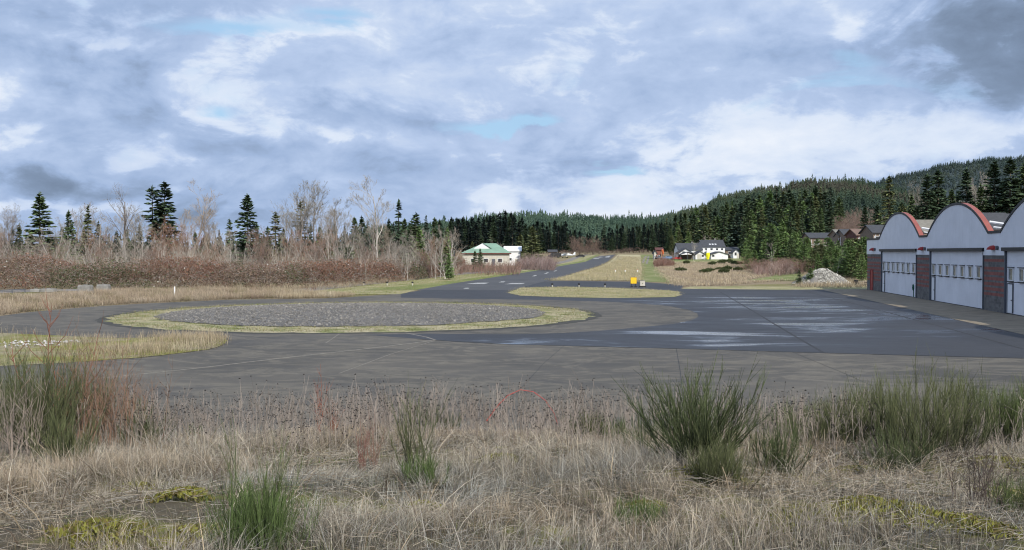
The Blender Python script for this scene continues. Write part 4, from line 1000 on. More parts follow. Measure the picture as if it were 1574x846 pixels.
# greyish saplings and shrubs filling the left wood
for i in range(72):
    px = -60 + 760 * (i + rng.random()) / 72; k = ['alder', 'sapling', 'alder', 'brushy', 'reddish', 'sapling', 'alder', 'sapling'][i % 8]
    lab = {'alder': 'pale many stemmed alder standing above the brambles', 'sapling': 'thin pale sapling standing above the brambles', 'brushy': 'grey brown bush of bare stems above the brambles', 'reddish': 'rust brown bush of bare stems above the brambles'}[k]
    bare(k, px, rng.uniform(160, 184), rng.uniform(342, 374) + (6 if px > 600 else 0), lab, {'alder': 'alders above the brambles', 'sapling': 'pale saplings above the brambles', 'brushy': 'grey brown bushes above the brambles', 'reddish': 'rust brown bushes above the brambles'}[k], var=i % 3, wid=rng.uniform(.8, 1.3), name='bare_sapling' if k == 'sapling' else 'bare_shrub', cat='sapling' if k == 'sapling' else 'shrub')
# small conifers behind the left wood
for i, (px, top) in enumerate([(-40, 345), (8, 368), (84, 366), (120, 372), (168, 366), (205, 368), (225, 372), (330, 372), (405, 362), (440, 368), (505, 352), (545, 336), (556, 334), (566, 340), (575, 345), (598, 338), (605, 344), (622, 338), (630, 345), (655, 333), (668, 336), (676, 340), (20, 352), (48, 358), (96, 350), (130, 350), (196, 352), (215, 346), (270, 352), (300, 358), (318, 362), (395, 345), (412, 350), (436, 352), (478, 345), (492, 350), (515, 345), (530, 348)]):
    conifer(['full', 'spire', 'tall'][i % 3], ['dark', 'blue', 'mid'][i % 3], px, rng.uniform(205, 250) if px > 500 else 215, top, 'dark conifer in the second row behind the bare trees of the left wood', 'conifers behind the left wood', var=i % 2, wid=1.1)
# belt of dark conifers across the far end of the runway
def prof(px, tab): return float(np.interp(px, [a for a, b in tab], [b for a, b in tab]))
T1 = [(685, 330), (700, 331), (730, 336), (753, 328), (785, 328), (810, 342), (840, 343), (870, 342), (884, 356), (915, 358), (928, 348), (960, 347), (1000, 344), (1010, 342), (1030, 338)]
for row, (Y, n, dt) in enumerate(((620, 62, 0), (560, 46, 8))):
    for i in range(n):
        px = 690 + 342 * (i + rng.random() * .8) / n; top = prof(px, T1) + dt + rng.uniform(-3, 7)
        if 880 < px < 925 and row: continue
        conifer(['full', 'spire', 'tall'][i % 3], ['black', 'dark', 'black'][(i + row) % 3], px, Y + rng.uniform(-20, 20), top, 'very dark conifer in the shaded belt across the far end of the runway', 'dark conifers across the runway end', var=i % 2, wid=1.25)
for i in range(12):
    px = 868 + 120 * i / 11; bare('brushy', px, 525, 381 + rng.uniform(-3, 4), 'dusky bush at the foot of the trees closing the runway', 'bushes at the runway end', var=i % 3, wid=3.2, name='bare_shrub', cat='shrub')
for i, px in enumerate((882, 893, 902, 912, 920)):
    bare('brushy', px, 545, 362 + (i % 3) * 3, 'brown bare tree in the gap of the dark belt', 'bare trees in the gap of the belt', var=i % 3, wid=1.2)
# right slope
T2 = [(1010, 343), (1029, 333), (1054, 323), (1087, 316), (1120, 308), (1150, 302), (1174, 297), (1207, 292), (1240, 291), (1270, 288), (1290, 303), (1330, 318)]
for row, (Y, n, dt, a, b) in enumerate(((600, 34, 0, 1015, 1300), (500, 28, 12, 1025, 1290), (430, 20, 26, 1130, 1285))):
    for i in range(n):
        px = a + (b - a) * (i + rng.random() * .8) / n; top = prof(px, T2) + dt + rng.uniform(-5, 9)
        conifer(['full', 'spire', 'tall', 'open'][i % 4], ['dark', 'mid', 'blue', 'olive', 'green', 'mid', 'dark'][(i * 3 + row) % 7], px, Y + rng.uniform(-18, 18), top, 'tall green conifer on the slope right of the runway', 'conifers on the right slope', var=i % 2, wid=1.25)
for px, top, Y, kd, tn, lb in ((1044, 352, 440, 'full', 'olive', 'olive conifer left behind the low grey house'), (1033, 362, 430, 'full', 'olive', 'smaller olive conifer left of the low grey house'), (1058, 356, 445, 'full', 'green', 'yellow green conifer behind the low grey house roof'),
        (1143, 352, 395, 'full', 'dark', 'dark conifer just right of the two storey house'), (1128, 345, 420, 'tall', 'dark', 'tall dark conifer behind the right end of the houses')):
    conifer(kd, tn, px, Y, top, lb, wid=1.2)
bare('alder', 1095, 425, 355, 'bare pale tree behind the two storey house roof', wid=1.0)
bare('pale', 1066, 345, 371, 'bare tree with dark trunk standing before the low garages', wid=.8)
bare('grey', 1075, 400, 372, 'bare greenish tree beside the left house roof', wid=.9)
bare('brushy', 1035, 370, 386, 'low bare bush left of the grey house', wid=1.6, name='bare_shrub', cat='shrub')
# bushes of the right middle ground
for i, (px, Y, top, w) in enumerate([(1172, 262, 350, 1), (1204, 246, 343, 1), (1222, 240, 358, 1), (1188, 238, 352, 1), (1150, 240, 384, 1.5), (1195, 235, 362, 1.6), (1215, 232, 368, 1.6), (1175, 245, 370, 1.6), (1155, 290, 362, 1.3), (1168, 265, 352, 1.3), (1185, 255, 345, 1.4), (1202, 250, 340, 1.3), (1213, 255, 352, 1.4), (1228, 250, 356, 1.3), (1147, 330, 372, 1.2), (1178, 285, 358, 1.4), (1160, 250, 385, 1.3)]):
    conifer(['round', 'wide', 'round', 'wide'][i % 4], 'green' if i % 3 else 'mid', px, Y, top, 'bushy young fir in the thick clump right of the houses', 'young firs right of the houses', var=i % 2, wid=[.95, 1.15, .85, 1.1][i % 4])
for i, (px, Y, top, w) in enumerate([(1240, 232, 364, 1.5), (1256, 226, 368, 1.5), (1272, 222, 366, 1.6), (1288, 216, 370, 1.5), (1303, 208, 367, 1.6), (1318, 200, 371, 1.6), (1330, 188, 364, 1.3), (1235, 195, 378, 1.5), (1252, 190, 385, 1.5), (1270, 188, 388, 1.5), (1285, 185, 383, 1.6), (1308, 172, 380, 1.5), (1322, 168, 378, 1.4), (1296, 176, 392, 1.5), (1330, 172, 366, 1.4), (1245, 215, 372, 1.3), (1262, 210, 376, 1.4), (1278, 205, 372, 1.4), (1292, 200, 378, 1.3), (1303, 195, 370, 1.5), (1316, 185, 368, 1.5), (1328, 178, 375, 1.4), (1240, 230, 366, 1.2), (1300, 180, 385, 1.5), (1318, 165, 388, 1.3), (1325, 155, 392, 1.0)]):
    conifer('round' if i % 3 else 'wide', 'green' if i % 4 else 'olive', px, Y, top, 'broad green bush on the bank left of the hangar', 'green bushes left of the hangar', var=i % 2, wid=w * .8, name='evergreen_bush', cat='bush')
for i in range(30):
    px = 1150 + 108 * (i + rng.random()) / 30; Y = rng.uniform(190, 225)
    bare('brushy' if i % 2 else 'reddish', px, Y, rng.uniform(393, 404), 'mauve brown thicket of bare stems behind the dry field', 'bare thickets behind the dry field', var=i % 3, wid=rng.uniform(1.8, 2.6), name='bare_shrub', cat='shrub')
bare('sapling', 1186, 205, 372, 'pale bare sapling in the thicket right of the houses', wid=.9)
bare('sapling', 1287, 175, 383, 'pale straggly sapling behind the gravel pile', wid=1.2, var=1)
conifer('full', 'green', 1257, 158, 390, 'young bright green fir growing left of the gravel pile', wid=1.2)
conifer('full', 'green', 1246, 150, 412, 'low spreading fir at the left foot of the gravel pile', wid=2.0, var=1)
conifer('full', 'mid', 1229, 146, 416, 'small bushy fir standing alone left of the gravel pile', wid=1.5)
# big trees behind the hangar
for (px, top, kd, tn, lb, w, Y) in [(1366, 272, 'open', 'olive', 'tall yellow green conifer behind the first hangar arch', 1.2, 320), (1400, 300, 'full', 'mid', 'dark conifer between the yellow green tree and the tall pair', 1.0, 330), (1424, 270, 'tall', 'dark', 'left tree of the tall dark pair behind the second arch', 1.3, 300), (1441, 264, 'tall', 'dark', 'right tree of the tall dark pair behind the second arch', 1.3, 305),
        (1462, 292, 'full', 'mid', 'lower conifer right of the tall dark pair', 1.1, 320), (1484, 261, 'full', 'dark', 'broad dark conifer above the second arch', 1.15, 310), (1506, 285, 'full', 'mid', 'green conifer beside the bare treetop above the grey roof', 1.1, 300), (1527, 249, 'full', 'dark', 'tallest dark conifer above the big grey roof', 1.2, 300), (1551, 246, 'tall', 'dark', 'dark conifer second from the right edge', 1.35, 295),
        (1573, 252, 'full', 'mid', 'conifer cut by the right edge of the picture', 1.2, 300), (1600, 240, 'full', 'dark', 'conifer just beyond the right edge', 1.2, 290), (1409, 318, 'full', 'dark', 'low dark conifer behind the tan roof', 1.3, 260), (1329, 318, 'full', 'mid', 'dark fir standing behind the brown roofed house', 1.1, 330), (1348, 315, 'full', 'dark', 'dark fir left below the yellow green conifer', 1.2, 330)]:
    conifer(kd, tn, px, Y, top, lb, wid=w)
for i, (px, top) in enumerate([(1385, 312), (1450, 296), (1470, 300), (1495, 290), (1515, 285), (1540, 280), (1562, 278), (1585, 275), (1415, 310), (1435, 300), (1620, 262), (1650, 250), (1350, 325), (1370, 318)]):
    conifer(['full', 'tall'][i % 2], ['mid', 'dark', 'blue'][i % 3], px, 345 + (i % 4) * 14, top, 'conifer in the back row behind the hangar and the houses', 'back row conifers behind the hangar', var=i % 2, wid=1.3)
conifer('round', 'olive', 1386, 250, 318, 'round olive broadleaf tree behind the first arch', wid=.75, name='evergreen_tree')
bare('pale', 1503, 320, 262, 'bare whitish treetop between dark conifers above the grey roof', wid=1.0)
bare('grey', 1412, 340, 275, 'bare reddish grey treetop left of the tall dark pair', wid=.9)
for i in range(14):
    px = 1285 + 65 * (i + rng.random()) / 14
    bare('brushy', px, rng.uniform(380, 470), rng.uniform(312, 335), 'brown leafless tree on the hillside above the house roofs', 'leafless trees above the house roofs', var=i % 3, wid=1.0)

# ------------------------------------------------------------------ wooded hills
def hill(name, label, sky, Y0, Y1, n, h, tones, z0=2, foot=None, seed=1, rows=26):
    r = np.random.default_rng(seed); a, b = sky[0][0], sky[-1][0]; pxs = np.linspace(a, b, 140)
    sk = np.interp(pxs, [s[0] for s in sky], [s[1] for s in sky]) + 1.2 * np.sin(pxs * .09) + .8 * np.sin(pxs * .23 + 1)
    vs = np.concatenate([np.linspace(0, 1, rows), [1.15, 1.4]])
    def zz(px, v):
        zt = CZ + (HY - np.interp(px, pxs, sk)) / F * Y1 - h * .75
        y = Y0 + (Y1 - Y0) * v; zf = z0
        s = np.clip(v, 0, 1); prof = s ** .85
        return y, zf + (zt - zf) * prof * np.where(v > 1, 1 - (v - 1) * .8, 1) + .02 * (zt - zf) * np.sin(px * .05 + v * 9) * np.sin(v * 3.14)
    V = []
    for v in vs:
        y, z = zz(pxs, np.full(len(pxs), v)); V.append(np.stack([(pxs - CX) / F * y, y, z], 1))
    V = np.concatenate(V); nx = len(pxs); i, j = np.meshgrid(np.arange(nx - 1), np.arange(len(vs) - 1)); q = (j * nx + i).ravel()
    link(name, mesh_np(name, V, [np.stack([q, q + 1, q + nx + 1, q + nx], 1)], smooth=True), plain(name + '_floor', tuple(np.array(tones[0]) * .8), 1, .3, .01), None, 'structure')
    g = G(); px = r.uniform(a, b, n); v = r.random(n) ** .8; v[: n // 8] = r.uniform(.93, 1.02, n // 8)
    y, z = zz(px, v); x = (px - CX) / F * y; hh = h * r.uniform(.6, 1.25, n) * np.where(r.random(n) < .04, 1.35, 1)
    P = np.stack([x, y, z], 1); tn = np.array(tones)[(smoothn(x, y, .006, seed) * len(tones)).astype(int).clip(0, len(tones) - 1)]
    C, A, B, cc = [], [], [], []
    K = 22
    for k in range(K):
        t = (k + r.random(n)) / K; rad = hh * .21 * (1 - t) ** .8; aa = r.uniform(0, 6.28, n)
        d = np.stack([np.cos(aa), np.sin(aa), np.full(n, -.25)], 1); c = P + d * (rad * .55)[:, None]; c[:, 2] += hh * (t * .93 + .04)
        C.append(c); A.append(d * (rad * .62 + .3)[:, None]); w = norm(np.cross(d, r.normal(0, 1, (n, 3)))); B.append(w * (rad * .42 + .25)[:, None])
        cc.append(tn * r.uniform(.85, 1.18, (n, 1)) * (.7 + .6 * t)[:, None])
    C.append(P + np.array([0, 0, 1]) * (hh * .8)[:, None]); A.append(np.array([0, 0, 1]) * (hh * .2)[:, None]); B.append(np.stack([hh * .035, hh * 0, hh * 0], 1)); cc.append(tn)
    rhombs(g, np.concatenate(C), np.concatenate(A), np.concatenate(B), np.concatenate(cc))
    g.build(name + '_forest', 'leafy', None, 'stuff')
hill('near_hill', '', [(560, 352), (690, 342), (740, 334), (800, 328), (863, 331), (927, 335), (978, 335), (1029, 333), (1080, 338), (1140, 350)], 750, 1500, 4600, 13, [(.050, .085, .064), (.065, .108, .078), (.082, .128, .088), (.058, .096, .074)], 3, seed=3)  # teal tones carry some distance haze in the foliage colour
hill('wooded_ridge', '', [(960, 350), (1029, 334), (1054, 324), (1087, 315), (1105, 303), (1130, 296), (1150, 294), (1174, 290), (1200, 285), (1240, 278), (1290, 277), (1325, 277), (1345, 282), (1380, 292), (1440, 306), (1520, 318)], 760, 1650, 6500, 12, [(.042, .066, .048), (.054, .084, .056), (.078, .100, .062), (.078, .078, .060)], 10, seed=5)
hill('far_mountain', '', [(1180, 330), (1240, 305), (1300, 288), (1339, 279), (1405, 263), (1450, 252), (1488, 247), (1530, 242), (1574, 239), (1700, 232), (1900, 250)], 1900, 3400, 11000, 13, [(.046, .070, .072), (.056, .084, .076), (.074, .098, .078), (.050, .074, .074)], 40, seed=8)  # distance haze painted as bluer foliage tones
# hazy low wood far behind the left trees
hill('left_far_rise', '', [(-260, 380), (0, 382), (200, 380), (400, 378), (560, 368), (700, 356)], 420, 620, 1100, 9, [(.05, .06, .045), (.07, .065, .05), (.10, .08, .065)], 3, seed=9, rows=10)

# ------------------------------------------------------------------ brambles and thickets
def bramble():
    g = G(); n = 75000
    px = rng.uniform(-200, 715, n); d = rng.random(n)
    yb = np.interp(px, [-200, 0, 150, 300, 400, 520, 600, 650, 715], [126, 127, 128, 131, 128, 140, 158, 170, 215])
    wd = np.interp(px, [-200, 600, 715], [26, 20, 14])
    topy = np.interp(px, [-200, 0, 120, 200, 330, 420, 560, 650, 715], [408, 404, 402, 402, 404, 405, 406, 405, 404])
    y = yb + wd * d; x = (px - CX) / F * y
    hm = (CZ + (HY - topy) / F * (yb + 10)) * (.50 + .85 * smoothn(x, y, .35, 4)) * (1 - (1 - np.clip(d * 5.0, 0, 1)) ** 2.2 * .92)
    f = rng.random(n) ** .45; z = ground(x, y) + hm * f
    ty = smoothn(x, y, .16, 12); c_r = np.array([.21, .115, .078]); c_b = np.array([.20, .15, .11]); c_g = np.array([.095, .105, .055])
    col = np.where((ty > .42)[:, None], c_r, np.where((ty > .22)[:, None], c_b, c_g)); rr = rng.random(n)
    col = np.where((rr < .12)[:, None], c_g, col); col = np.where((rr > .985)[:, None], np.array([.5, .5, .45]), col)
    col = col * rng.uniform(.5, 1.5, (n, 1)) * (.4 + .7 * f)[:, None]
    P = np.stack([x, y, z], 1); a = norm(rng.normal(0, 1, (n, 3))); b = norm(np.cross(a, rng.normal(0, 1, (n, 3)))); s = rng.uniform(.06, .15, n)
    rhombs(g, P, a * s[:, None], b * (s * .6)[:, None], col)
    m = 16000; k = rng.integers(0, n, m); P0 = P[k] + np.array([0, 0, .1]); dr = norm(rng.normal(0, 1, (m, 3)) * np.array([1, 1, .6]) + np.array([0, 0, .25])); ll = rng.uniform(.5, 1.7, m)
    cs = np.array([.19, .12, .10]) * rng.uniform(.6, 1.6, (m, 1)); cs = np.where(rng.random((m, 1)) < .3, np.array([.34, .31, .28]), cs)
    mid = P0 + dr * (ll * .5)[:, None]; end = mid + norm(dr + np.array([0, 0, -.7])) * (ll * .5)[:, None]
    segs(g, P0, mid, np.full(m, .016), np.full(m, .013), cs); segs(g, mid, end, np.full(m, .013), np.full(m, .007), cs)
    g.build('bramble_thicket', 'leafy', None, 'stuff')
bramble()
def twigs(name, poly_px, Yr, topf, n, cols, rad=.018, lean=.35, per=4, seed=1):
    """standing bare brush: each stem splits into a few twigs"""
    g = G(); px = rng.uniform(poly_px[0], poly_px[1], n); y = rng.uniform(*Yr, n); x = (px - CX) / F * y
    zb = ground(x, y); h = np.maximum(.4, (CZ + (HY - np.interp(px, [a for a, b in topf], [b for a, b in topf])) / F * y - zb) * rng.uniform(.35, 1.05, n))
    P0 = np.stack([x, y, zb], 1); dr = norm(np.concatenate([rng.normal(0, lean, (n, 2)), np.ones((n, 1))], 1)); P1 = P0 + dr * (h * .55)[:, None]
    cc = np.array(cols)[rng.integers(0, len(cols), n)] * rng.uniform(.7, 1.3, (n, 1))
    segs(g, P0, P1, np.full(n, rad * 1.3), np.full(n, rad), cc)
    for k in range(per):
        s = rng.uniform(.3, 1, (n, 1)); a = P0 + (P1 - P0) * s; d2 = norm(dr + rng.normal(0, .45, (n, 3)) + np.array([0, 0, .2])); b = a + d2 * (h * rng.uniform(.25, .5, n))[:, None]
        segs(g, a, b, np.full(n, rad * .8), np.full(n, rad * .4), cc * rng.uniform(.8, 1.2, (n, 1)))
    g.build(name, 'twig', None, 'stuff')
BR = [(.29, .26, .21), (.26, .22, .175), (.50, .48, .43), (.25, .22, .18), (.28, .20, .15)]
twigs('bare_brush', (-200, 570), (152, 185), [(-200, 370), (0, 376), (60, 368), (180, 384), (260, 362), (330, 364), (400, 382), (450, 368), (520, 374), (570, 372)], 3600, BR, .018)
twigs('bare_brush', (560, 705), (188, 218), [(560, 372), (640, 376), (680, 388), (705, 400)], 1000, BR, .018)
twigs('bare_brush', (690, 800), (200, 235), [(690, 384), (720, 396), (800, 392)], 700, [(.22, .14, .12), (.17, .12, .10)], .02)
twigs('bare_brush', (800, 852), (255, 285), [(800, 388), (825, 384), (852, 388)], 900, [(.25, .20, .19), (.20, .14, .13)], .022)
twigs('bare_brush', (1005, 1035), (290, 330), [(1005, 398), (1018, 391), (1035, 396)], 700, [(.16, .09, .07), (.20, .13, .11)], .022)
twigs('bare_brush', (1160, 1250), (190, 225), [(1160, 402), (1200, 392), (1250, 396)], 900, [(.25, .17, .15), (.21, .14, .125), (.30, .24, .21)], .02)

# ------------------------------------------------------------------ middle distance grasses
def patch(name, poly, n, H, W, cols, lean=.35, topfun=None, dens=None, lv=2, z=0.0):
    P = scatter(poly, n)
    if dens is not None: P = P[rng.random(len(P)) < dens(P[:, 0], P[:, 1])]
    P = P + rng.normal(0, 1, P.shape) * (.0035 * P[:, 1:2]); m = len(P); zz = ground(P[:, 0], P[:, 1]) + z
    g = G(); cols = np.array(cols); ci = (smoothn(P[:, 0], P[:, 1], .5, 21) * len(cols) + rng.normal(0, .5, m)).astype(int).clip(0, len(cols) - 1)
    col = cols[ci] * rng.uniform(.65, 1.3, (m, 1)); hh = rng.uniform(H[0], H[1], m) * (.6 + .7 * smoothn(P[:, 0], P[:, 1], .6, 22))
    blades(g, np.column_stack([P, zz]), hh, np.full(m, W) * rng.uniform(.6, 1.4, m), rng.uniform(0, 6.28, m), np.abs(rng.normal(0, lean, m)), col, lv)
    g.build(name, 'blade', None, 'stuff')
STRAW = [(.54, .45, .31), (.46, .38, .26), (.39, .31, .21), (.60, .52, .38), (.43, .36, .26)]
MAUVE = [(.44, .36, .28), (.38, .30, .23), (.52, .44, .33)]
lp = [flat(*p) for p in [(-250, 520), (-60, 498), (0, 484.5), (40, 479.5), (100, 474), (160, 469.6), (220, 466), (350, 460.3), (440, 458.4)]] + [flat(*p) for p in [(440, 449), (330, 446), (170, 447.5), (60, 456), (0, 456), (-250, 462)]]
patch('tall_dry_grass', lp, 70000, (.25, .8), .028, [(a * .92, b * .9, c * .95) for a, b, c in STRAW] + [(.30, .27, .15), (.27, .2, .15)])
patch('tall_dry_grass', [flat(*p) for p in [(300, 449), (430, 450), (480, 447), (540, 442), (620, 433), (700, 424), (700, 420), (620, 424), (540, 430), (430, 440), (300, 440)]], 15000, (.3, .9), .035, STRAW + [(.28, .16, .12)])
patch('tall_dry_grass', [flat(*p) for p in [(430, 459.5), (530, 457.5), (545, 453), (430, 449)]], 7000, (.3, .7), .03, STRAW)
patch('tall_dry_grass', isl, 26000, (.2, .75), .018, STRAW, dens=lambda x, y: np.clip((x / y * F + CX - 60) / 200, .12, 1) * (smoothn(x, y, .5, 31) > .35))
patch('low_verge_grass', med, 16000, (.08, .28), .03, [(.44, .38, .24), (.34, .32, .15), (.50, .43, .30)])
patch('low_verge_grass', ring, 42000, (.05, .20), .022, [(.22, .25, .08), (.40, .36, .20), (.34, .32, .14), (.46, .41, .26)], dens=lambda x, y: np.where(np.hypot(x + 12, y - 76.5) > 14.2, 1.0, .025 + .25 * (smoothn(x, y, .7, 88) > .82)), z=.09)
patch('low_verge_grass', [flat(616, 451.5)] + [(a, b) for a, b in RL[:4]] + [(a, b) for a, b in VL[::-1][5:]] + [flat(486, 446), flat(530, 456)], 22000, (.04, .18), .04, [(.22, .26, .07), (.34, .32, .14), (.28, .28, .09)])
# dry field on the right
fld = [at(*p) for p in [(1040, 444), (1120, 441), (1225, 444), (1232, 430), (1225, 410), (1180, 401), (1120, 400), (1060, 401), (1012, 404), (1010, 416), (1025, 432)]]
def lawn(x, y): return 1 - 1.0 * pip(x, y, [at(*p) for p in [(1140, 433), (1240, 430), (1222, 415), (1175, 415), (1190, 422)]])
fp = [at(*p) for p in [(1040, 441), (1110, 440), (1150, 436), (1228, 430), (1232, 421), (1225, 410), (1180, 404), (1120, 403), (1060, 403), (1012, 404), (1010, 416), (1025, 432)]]
patch('tall_dry_grass', fp, 60000, (.18, .55), .06, [(a * 1.2, b * 1.2, c * 1.2) for a, b, c in STRAW + MAUVE], dens=lawn)
patch('tall_dry_grass', [at(*p) for p in [(1225, 443), (1335, 443), (1336, 418), (1235, 418)]], 9000, (.25, .8), .04, STRAW)
patch('field_grass', [at(*p) for p in [(835, 431), (985, 433), (986, 412), (984, 396), (955, 394), (935, 405), (905, 416), (866, 427)]], 34000, (.15, .5), .06, [(.58, .50, .33), (.50, .43, .28), (.42, .39, .21), (.48, .41, .30)])
for i in range(26):
    px = rng.choice([rng.uniform(1030, 1170), rng.uniform(1045, 1150)]); py = rng.choice([rng.uniform(403, 408), rng.uniform(415, 421)]) 
    x, y = at(px, py)
    if ('bb' not in SH):
        q = G(); k = 420; a = rng.uniform(0, 6.28, k); rr = np.sqrt(rng.random(k)); zz = rng.random(k) ** .6
        P = np.stack([rr * np.cos(a) * .9, rr * np.sin(a) * .9, zz * 1.0 * (1.1 - .5 * rr)], 1); d = norm(P + rng.normal(0, .3, (k, 3)) + np.array([0, 0, .6])); c = rng.uniform(.5, 1.4, (k, 1)) * np.array([[.075, .095, .04]])
        rhombs(q, P, d * .2, norm(np.cross(d, rng.normal(0, 1, (k, 3)))) * .06, c); me = q.mesh('broom_bush'); me.materials.append(M['leafy']); SH['bb'] = me
    o = link('broom_bush', SH['bb'], None, None, None, (x, y, gz(x, y))); o.scale = (1.3, 1.3, rng.uniform(.7, 1.2)); o.rotation_euler = (0, 0, rng.uniform(0, 6))
    tag(o, 'low dark green broom bush scattered in the dry field before the houses', 'bush', 'broom bushes in the dry field')

# ------------------------------------------------------------------ foreground bank
GC = np.array([(.41, .35, .27), (.49, .43, .33), (.34, .29, .225), (.28, .225, .16), (.54, .50, .43), (.39, .36, .30), (.22, .23, .11)])
def bank(n, y0, y1, H, W, name, lv=3, dens_green=.13):
    u = rng.random(n); y = np.sqrt(y0 ** 2 + (y1 ** 2 - y0 ** 2) * u); x = rng.uniform(-1, 1, n) * (.62 * y + 4)
    # gather blades in tufts
    k = rng.random(n) < .8; gx = np.round(x / .17 + rng.normal(0, .12, n)) * .17; gy = np.round(y / .17) * .17
    hsh = np.sin(gx * 91.7 + gy * 57.3) * 43758.5; hsh -= np.floor(hsh); hs2 = np.sin(gx * 33.1 - gy * 71.9) * 23421.6; hs2 -= np.floor(hs2)
    x = np.where(k, gx + (hsh - .5) * .16 + rng.normal(0, .035, n), x); y = np.where(k, gy + (hs2 - .5) * .16 + rng.normal(0, .035, n), y)
    nz = smoothn(x, y, .9, 41); nz2 = smoothn(x, y, 2.6, 42)
    keep = rng.random(n) < np.clip(.35 + 1.0 * nz, 0, 1); keep &= ~((nz2 < .16) & (rng.random(n) < .8)); keep &= ~((x > .22 * y) & (y < 11.5) & (nz < .6) & (rng.random(n) < .45))
    x, y, hsh, hs2, nz, nz2 = x[keep], y[keep], hsh[keep], hs2[keep], nz[keep], nz2[keep]; m = len(x)
    ci = np.clip((hsh * 4.5 + nz * 1.2 + rng.normal(0, .8, m)).astype(int), 0, 5); c = GC[ci] * rng.uniform(.5, 1.45, (m, 1)) * (.62 + .6 * hs2)[:, None]
    sm = smoothn(x, y, .7, 51); warm = 1 + (sm - .5)[:, None] * np.array([.25, .05, -.15]); c = c * warm
    green = (rng.random(m) < dens_green + .45 * (smoothn(x, y, 1.1, 44) > .70)); c = np.where(green[:, None], np.array([.17, .20, .07]) * rng.uniform(.6, 1.4, (m, 1)), c)
    h = rng.uniform(*H, m) * (.55 + .75 * nz) * (.7 + .6 * hs2); h = np.where(green, h * .5, h) * np.interp(y, [11, 16], [1, .62])
    az = hsh * 6.28 + rng.normal(0, .9, m) + .5; ln = np.abs(rng.normal(.55, .5, m))
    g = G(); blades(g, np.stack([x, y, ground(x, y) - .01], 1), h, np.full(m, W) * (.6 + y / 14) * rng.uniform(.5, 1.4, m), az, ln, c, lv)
    g.build(name, 'blade', None, 'stuff')
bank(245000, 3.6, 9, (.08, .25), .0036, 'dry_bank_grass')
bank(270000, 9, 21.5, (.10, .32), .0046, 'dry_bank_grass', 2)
def broad(n):
    u = rng.random(n); y = np.sqrt(3.8 ** 2 + (17 ** 2 - 3.8 ** 2) * u); x = rng.uniform(-1, 1, n) * (.6 * y + 4); cl = smoothn(x, y, 1.6, 71); k = rng.random(n) < cl ** 2 * 1.3; x, y = x[k], y[k]; m = len(x)
    g = G(); c = np.array([(.60, .54, .43), (.50, .40, .27), (.20, .15, .11), (.44, .40, .34)])[rng.integers(0, 4, m)] * rng.uniform(.7, 1.1, (m, 1)); a0 = smoothn(x, y, .8, 72) * 9
    blades(g, np.stack([x, y, ground(x, y)], 1), rng.uniform(.18, .5, m), rng.uniform(.005, .010, m), a0 + rng.normal(0, .7, m), rng.uniform(.5, 1.9, m), c, 5); g.build('broad_bent_blades', 'blade', None, 'stuff')
broad(30000)
# flattened thatch
def thatch(n):
    u = rng.random(n); y = np.sqrt(3.5 ** 2 + (19 ** 2 - 3.5 ** 2) * u); x = rng.uniform(-1, 1, n) * (.62 * y + 4); a = rng.uniform(0, 6.28, n)
    P0 = np.stack([x, y, ground(x, y) + rng.uniform(.0, .09, n)], 1); d = np.stack([np.cos(a), np.sin(a), rng.normal(.05, .15, n)], 1)
    g = G(); c = GC[rng.integers(0, 6, n)] * rng.uniform(.4, .95, (n, 1)); segs(g, P0, P0 + d * rng.uniform(.04, .17, n)[:, None], np.full(n, .0018) * (.7 + y / 12), np.full(n, .0012), c)
    g.build('fallen_grass_thatch', 'blade', None, 'stuff')
thatch(120000)
# moss cushions
def moss():
    g = G(); sp = [(765, 712, .18), (770, 700, .1), (1170, 700, .3), (1185, 735, .35), (1400, 560 + 150, .1), (1500, 700, .35), (1525, 692, .25), (1560, 718, .4), (1350, 790, .35), (1300, 800, .2), (1230, 800, .15), (880 + 360, 810, .2), (280, 770, .15), (210, 760, .12), (150, 830, .2), (310, 835, .2), (1480, 815, .3), (1330, 730, .25), (1560, 770, .25), (1090, 735, .25), (650, 790, .12), (1000, 790, .12)]
    for px, py, r in sp:
        x, y = at(px, py); n = int(1300 * r / .3); a = rng.uniform(0, 6.28, n); rr = np.sqrt(rng.random(n)) * r * (1 + .3 * np.sin(a * 3 + px)); X = x + rr * np.cos(a) * 1.3; Y = y + rr * np.sin(a)
        P = np.stack([X, Y, ground(X, Y) + .05 * (1 - (rr / r) ** 2).clip(0) + rng.uniform(0, .03, n)], 1); d = norm(rng.normal(0, .6, (n, 3)) + np.array([0, 0, 1])); c = np.array([.22, .22, .05]) * rng.uniform(.4, 1.3, (n, 1))
        c = np.where(rng.random((n, 1)) < .3, np.array([.16, .13, .05]), c)
        rhombs(g, P, d * .022, norm(np.cross(d, rng.normal(0, 1, (n, 3)))) * .008, c)
    g.build('moss', 'leafy', None, 'stuff')
moss()
